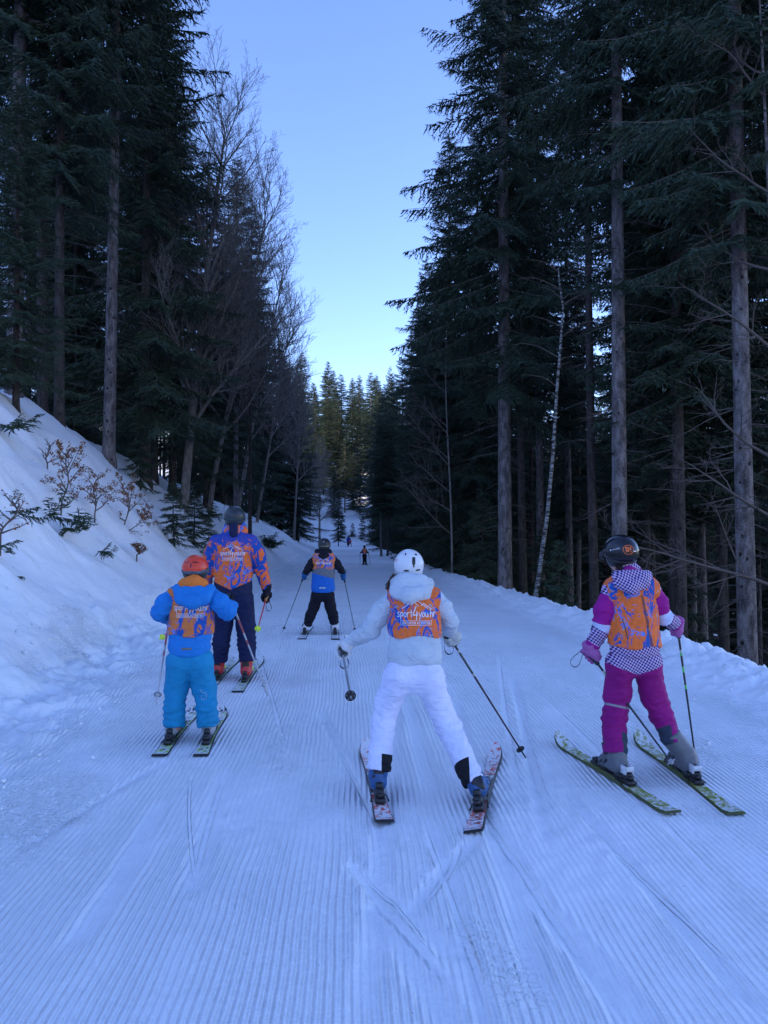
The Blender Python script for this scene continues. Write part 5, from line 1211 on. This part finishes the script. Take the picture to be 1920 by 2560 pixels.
S = dict(head=(545, 225, hy+.10, 118), torso=[(600, 380, hy+.05, 90), (615, 520, hy+.05, 165), (630, 700, hy+.03, 160), (645, 900, hy, 178)], fl=.68,
         armL=[(478, 510, hy+.05, 62), (432, 640, hy+.03, 74), (412, 765, hy+.05, 68), (328, 915, hy+.08, 46)], armR=[(752, 490, hy+.05, 62), (815, 585, hy+.07, 62), (855, 690, hy+.08, 55), (945, 742, hy+.26, 48)],
         legL=[(545, 1010, hy, 100), (520, 1240, hy+.05, 90), (500, 1380, hy+.03, 86), (502, 1660, yL, 84)], legR=[(735, 1010, hy, 100), (772, 1240, hy+.06, 88), (830, 1370, hy+.05, 80), (915, 1580, yR+.02, 70)],
         hem=(640, 960, hy, 0), waist=(640, 945, hy), vest=(640, 893, hy), m_jacket=cloth('purple_checked_jacket', pj_), m_vest=camo('orange_blue_zip_vest', 1), m_pants=cloth('purple_checked_trousers', pp), vo=.012,
         headup=(.02, 0, 1), look=(-.35, 1, -.05),
         hood=[('hood', [[(520, 395, hy-.0, 42), (545, 440, hy-.06, 50), (625, 478, hy-.10, 46), (700, 440, hy-.06, 50), (725, 395, hy-.0, 42)], [(570, 410, hy-.03, 60), (680, 410, hy-.03, 60)]], cloth('checked_hood', hound), .8, None), ('collar', [[(540, 370, hy+.04, 34), (600, 365, hy+.0, 40), (660, 365, hy+.04, 34)]], cloth('magenta_collar', MAG), .9, None)])
F1 = unit([-.10, 1, 0]); rt, ch, hd, k, F_, Rt, jk = person('girl in black helmet and purple checked ski suit with orange-blue vest, at right', K4, org, F1, S, SKIN)
kb = simple('glossy_black_shell', (.010, .010, .014), .2, .5, .1, 20, 0); helm, bv, Rm = helmet(rt, org, hd[0], unit([-.35, 1, -.05]), UP, hd[1]*.98, kb, BLK, simple('black_strap', (.012, .012, .012), .6), BLK, [(.5, .5, .1, .04, -.3)])
bv = Proj(np.array([v.co[:] for v in helm.data.vertices])+org, [p.vertices[:] for p in helm.data.polygons], hd[0], Rt, UP, F_)
st = bpy.data.objects[helm.children[1].name]; bs = Proj(np.concatenate([np.array([v.co[:] for v in helm.data.vertices]), np.array([v.co[:] for v in st.data.vertices])])+org, [tuple(p.vertices[:]) for p in helm.data.polygons]+[tuple(i+len(helm.data.vertices) for i in p.vertices) for p in st.data.polygons], hd[0], Rt, UP, F_)
om = simple('orange_print', (.75, .16, .04), .5); mb = MB(); th = np.linspace(0, 2*np.pi, 25); r0 = hd[1]
V_, Fx = stroke(np.stack([.0+.31*np.cos(th), .14+.27*np.sin(th)], -1), .035, .08); mb.add(bs.put(V_*r0, .0025), Fx)
for q in ([(-.17, .20), (-.15, .26), (-.05, .27), (.0, .22), (.0, .10), (-.05, .05), (-.13, .06), (-.15, .12), (-.09, .15)], [(.10, .31), (.12, .13)], [(.125, .05), (.13, .0)]):
    V_, Fx = stroke(q, .085, .05); mb.add(bs.put(V_*r0, .003), Fx)
mb.obj('emblem', om, helm, org, smooth=False)
mb = MB()
for i, (w_, h_) in enumerate(((.03, .09), (.022, .06), (.024, .06), (.022, .06), (.024, .06), (.022, .065), (.026, .08))):
    a_ = -.86+i*.058; b_ = .10+i*.020; mb.add(bs.put(np.array([[a_-w_*.6, b_-h_*.5], [a_+w_*.6, b_-h_*.42], [a_+w_*.8, b_+h_*.5], [a_-w_*.4, b_+h_*.42]])*r0, .003), np.array([[0, 1, 2, 3]]))
V_ = bs.put((np.array([[.30, .02], [.48, .02], [.48, .08], [.30, .08]]))*r0, .003); mb.add(V_, np.array([[0, 1, 2, 3]])); mb.obj('strap_print', WHITE, helm, org, smooth=False)
mb = MB(); r_ = random.Random(5)
for i in range(110):
    a = at_k(K4, 500+r_.uniform(0, 130), 300+r_.uniform(-10, 20), hy+.05+r_.uniform(-.03, .05)); b = at_k(K4, 510+r_.uniform(-10, 130), 385+r_.uniform(-25, 5), hy+.0+r_.uniform(-.03, .05)); t = np.linspace(0, 1, 6)
    add_tube(mb, a+np.outer(t, b-a)+np.outer(t*(1-t), np.array([r_.gauss(0, .04), -.03, -.02])), .002, 3, False)
for i in range(30):
    a = at_k(K4, 448+r_.uniform(-10, 16), 270+r_.uniform(-14, 14), hy+.16); b = at_k(K4, 462+r_.uniform(-30, 16), 322+r_.uniform(-25, 8), hy+.16); t = np.linspace(0, 1, 6); add_tube(mb, a+np.outer(t, b-a)+np.outer(t*(1-t), np.array([-.08*r_.random(), -.02, 0])), .0016, 3, False)
mb.obj('hair', simple('dark_hair', (.03, .018, .012), .6, .3, .4, 60), rt, org)
vst = S['_vest']; zp = Proj(np.array([v.co[:] for v in vst.data.vertices])+org, [p.vertices[:] for p in vst.data.polygons], at_k(K4, 665, 700, hy), Rt, UP, F_); mb = MB(); sc_ = .3525/1920*hy
for line, w in (([(-5, 175), (20, 0), (44, -190)], 3), ([(5, 175), (30, 0), (54, -190)], 3), ([(-142, 10), (-128, -60), (-120, -128)], 5), ([(0, 175), (25, 0), (49, -190)], 2)):
    V_, Fx = stroke(np.array(line, float), w, 14); mb.add(zp.put(V_*sc_, .003), Fx)
mb.obj('zip', BLK, vst, org, smooth=False)
for c, sk, sc_ in ((ch['legL'], skL, 1.0), (ch['legR'], skR, 1.12)): boot(rt, org, sk[1], sk[2], sk[3], sk[4], SHIN(c), sc_, GREYP, BLK, simple('dark_buckle', (.03, .03, .035), .4))
POLE_L = striped('black_green_pole', [(0, (.02, .02, .02)), (.10, (.10, .42, .12)), (.13, (.015, .015, .02)), (.20, (.45, .5, .45)), (.22, (.10, .55, .12)), (.24, (.015, .015, .02)), (.31, (.12, .6, .12)), (.35, (.015, .015, .02)), (.43, (.12, .6, .12)), (.46, (.015, .015, .02))])
hL, tL = at_k(K4, 340, 965, hy+.10), at_k(K4, 945, 1775, yR-.13); hR, tR = at_k(K4, 948, 770, hy+.30), at_k(K4, 1086, 1778, hy+.36)
ax = unit(tL-hL); pole('black and green pole crossing behind the legs from the left hand of the purple-clad girl', hL-ax*.07, tL, POLE_L, BLK, simple('clear_basket', (.35, .36, .38), .4), GP, basket_at=.06, strap=np.array([-.10, -.05, -.12])); ax = unit(tR-hR)
pole('black and green pole standing upright in the right hand of the purple-clad girl', hR-ax*.07, tR, POLE_L, BLK, BLK, GP, basket_at=.055, strap=np.array([.03, -.05, -.10]))
GLP = cloth('pink_glove', (.42, .13, .35)); glove(rt, org, ch['armL'][-1][0], hL, hL-tL, 1, GLP, 1.05); glove(rt, org, ch['armR'][-1][0], hR, hR-tR, -1, GLP, 1.05)

# ================= far skiers
K5 = (700, 950, .2411)
def far_person(label, hu, hv, fu, fv, y, hr, mj, mp, mv=None, spread=12, hands=None, legsep=None):
    lsp = legsep or 12; hgt = fv-hv
    feet = at_k(K5, fu, fv, y); org = np.array([feet[0], y, Hs(feet[0], y)]); v = lambda f: fv-hgt*f
    cx_ = lambda f: fu+(hu-fu)*f; hw = hgt*.115
    hands = hands or ((hu-hw*1.5, v(.46)), (hu+hw*1.5, v(.46)))
    S = dict(head=(hu, hv, y, hr), torso=[(cx_(.85), v(.87), y, hw*.6), (cx_(.8), v(.78), y, hw), (cx_(.6), v(.62), y, hw*.95), (cx_(.5), v(.5), y, hw)], fl=.7,
             armL=[(cx_(.8)-hw*.8, v(.82), y, hw*.4), (cx_(.8)-hw*1.3, v(.66), y, hw*.42), (*hands[0], y+.1, hw*.3)], armR=[(cx_(.8)+hw*.8, v(.82), y, hw*.4), (cx_(.8)+hw*1.3, v(.66), y, hw*.42), (*hands[1], y+.1, hw*.3)],
             legL=[(cx_(.5)-hw*.5, v(.47), y, hw*.62), (fu-lsp*.7, v(.26), y, hw*.5), (fu-lsp, v(.04), y, hw*.45)], legR=[(cx_(.5)+hw*.5, v(.47), y, hw*.62), (fu+lsp*.7, v(.26), y, hw*.5), (fu+lsp, v(.04), y, hw*.45)],
             hem=(fu, v(.47), y, 0), waist=(fu, v(.52), y), m_jacket=mj, m_pants=mp, wr=.002)
    if mv: S['vest'] = (fu, v(.56), y); S['m_vest'] = mv
    rt, ch, hd, k, F_, Rt, jk = person(label, K5, org, (0, 1, 0), S, BLACKC, far=True)
    helmet(rt, org, hd[0], np.array([0, 1, 0]), UP, hd[1]*1.05, BLK, BLK, None, None, (), goggles=False)
    for c in ('legL', 'legR'):
        p_ = ch[c][-1][0]; mb = MB(); v_, f_ = box_geo(np.array([p_[0], y, Hs(p_[0], y)+.07]), .06, .14, .06, bev=.5); mb.add(v_, f_); mb.obj('boot', BLK, rt, org)
    return org, ch
y_ = 43.5
o5, c5 = far_person('small child skier in orange vest and dark suit, alone far down the piste', 875, 1726, 878, 1908, y_, 13, BLACKC, BLACKC, camo('far_vest', 2), hands=((832, 1788), (918, 1788)), legsep=13)
for q in (-1, 1):
    b = np.array([o5[0]+q*.14, y_, 0]); ski('short ski under the %s foot of the lone far child' % ('left' if q < 0 else 'right'), b+[0, -.35, 0], b+[0, .6, 0], SK_BLK, SK_B, 'skis of the far child', .08)
pole('thin dark pole in the left hand of the lone far child', at_k(K5, 831, 1786, y_), at_k(K5, 830, 1916, y_), POLE_D, BLK, BLK, GP, r=.012); pole('thin dark pole in the right hand of the lone far child', at_k(K5, 918, 1786, y_), at_k(K5, 935, 1916, y_), POLE_D, BLK, BLK, GP, r=.012)
far_person('distant adult in blue suit standing at the bend, left of a child', 709, 1618, 705, 1718, 116, 7.5, cloth('far_blue_jacket', (.02, .06, .42)), NAVY, legsep=6)
far_person('distant child in orange top beside the blue adult at the bend', 727, 1649, 727, 1720, 115, 6.5, cloth('far_orange_top', (.45, .09, .12)), BLACKC, legsep=13)
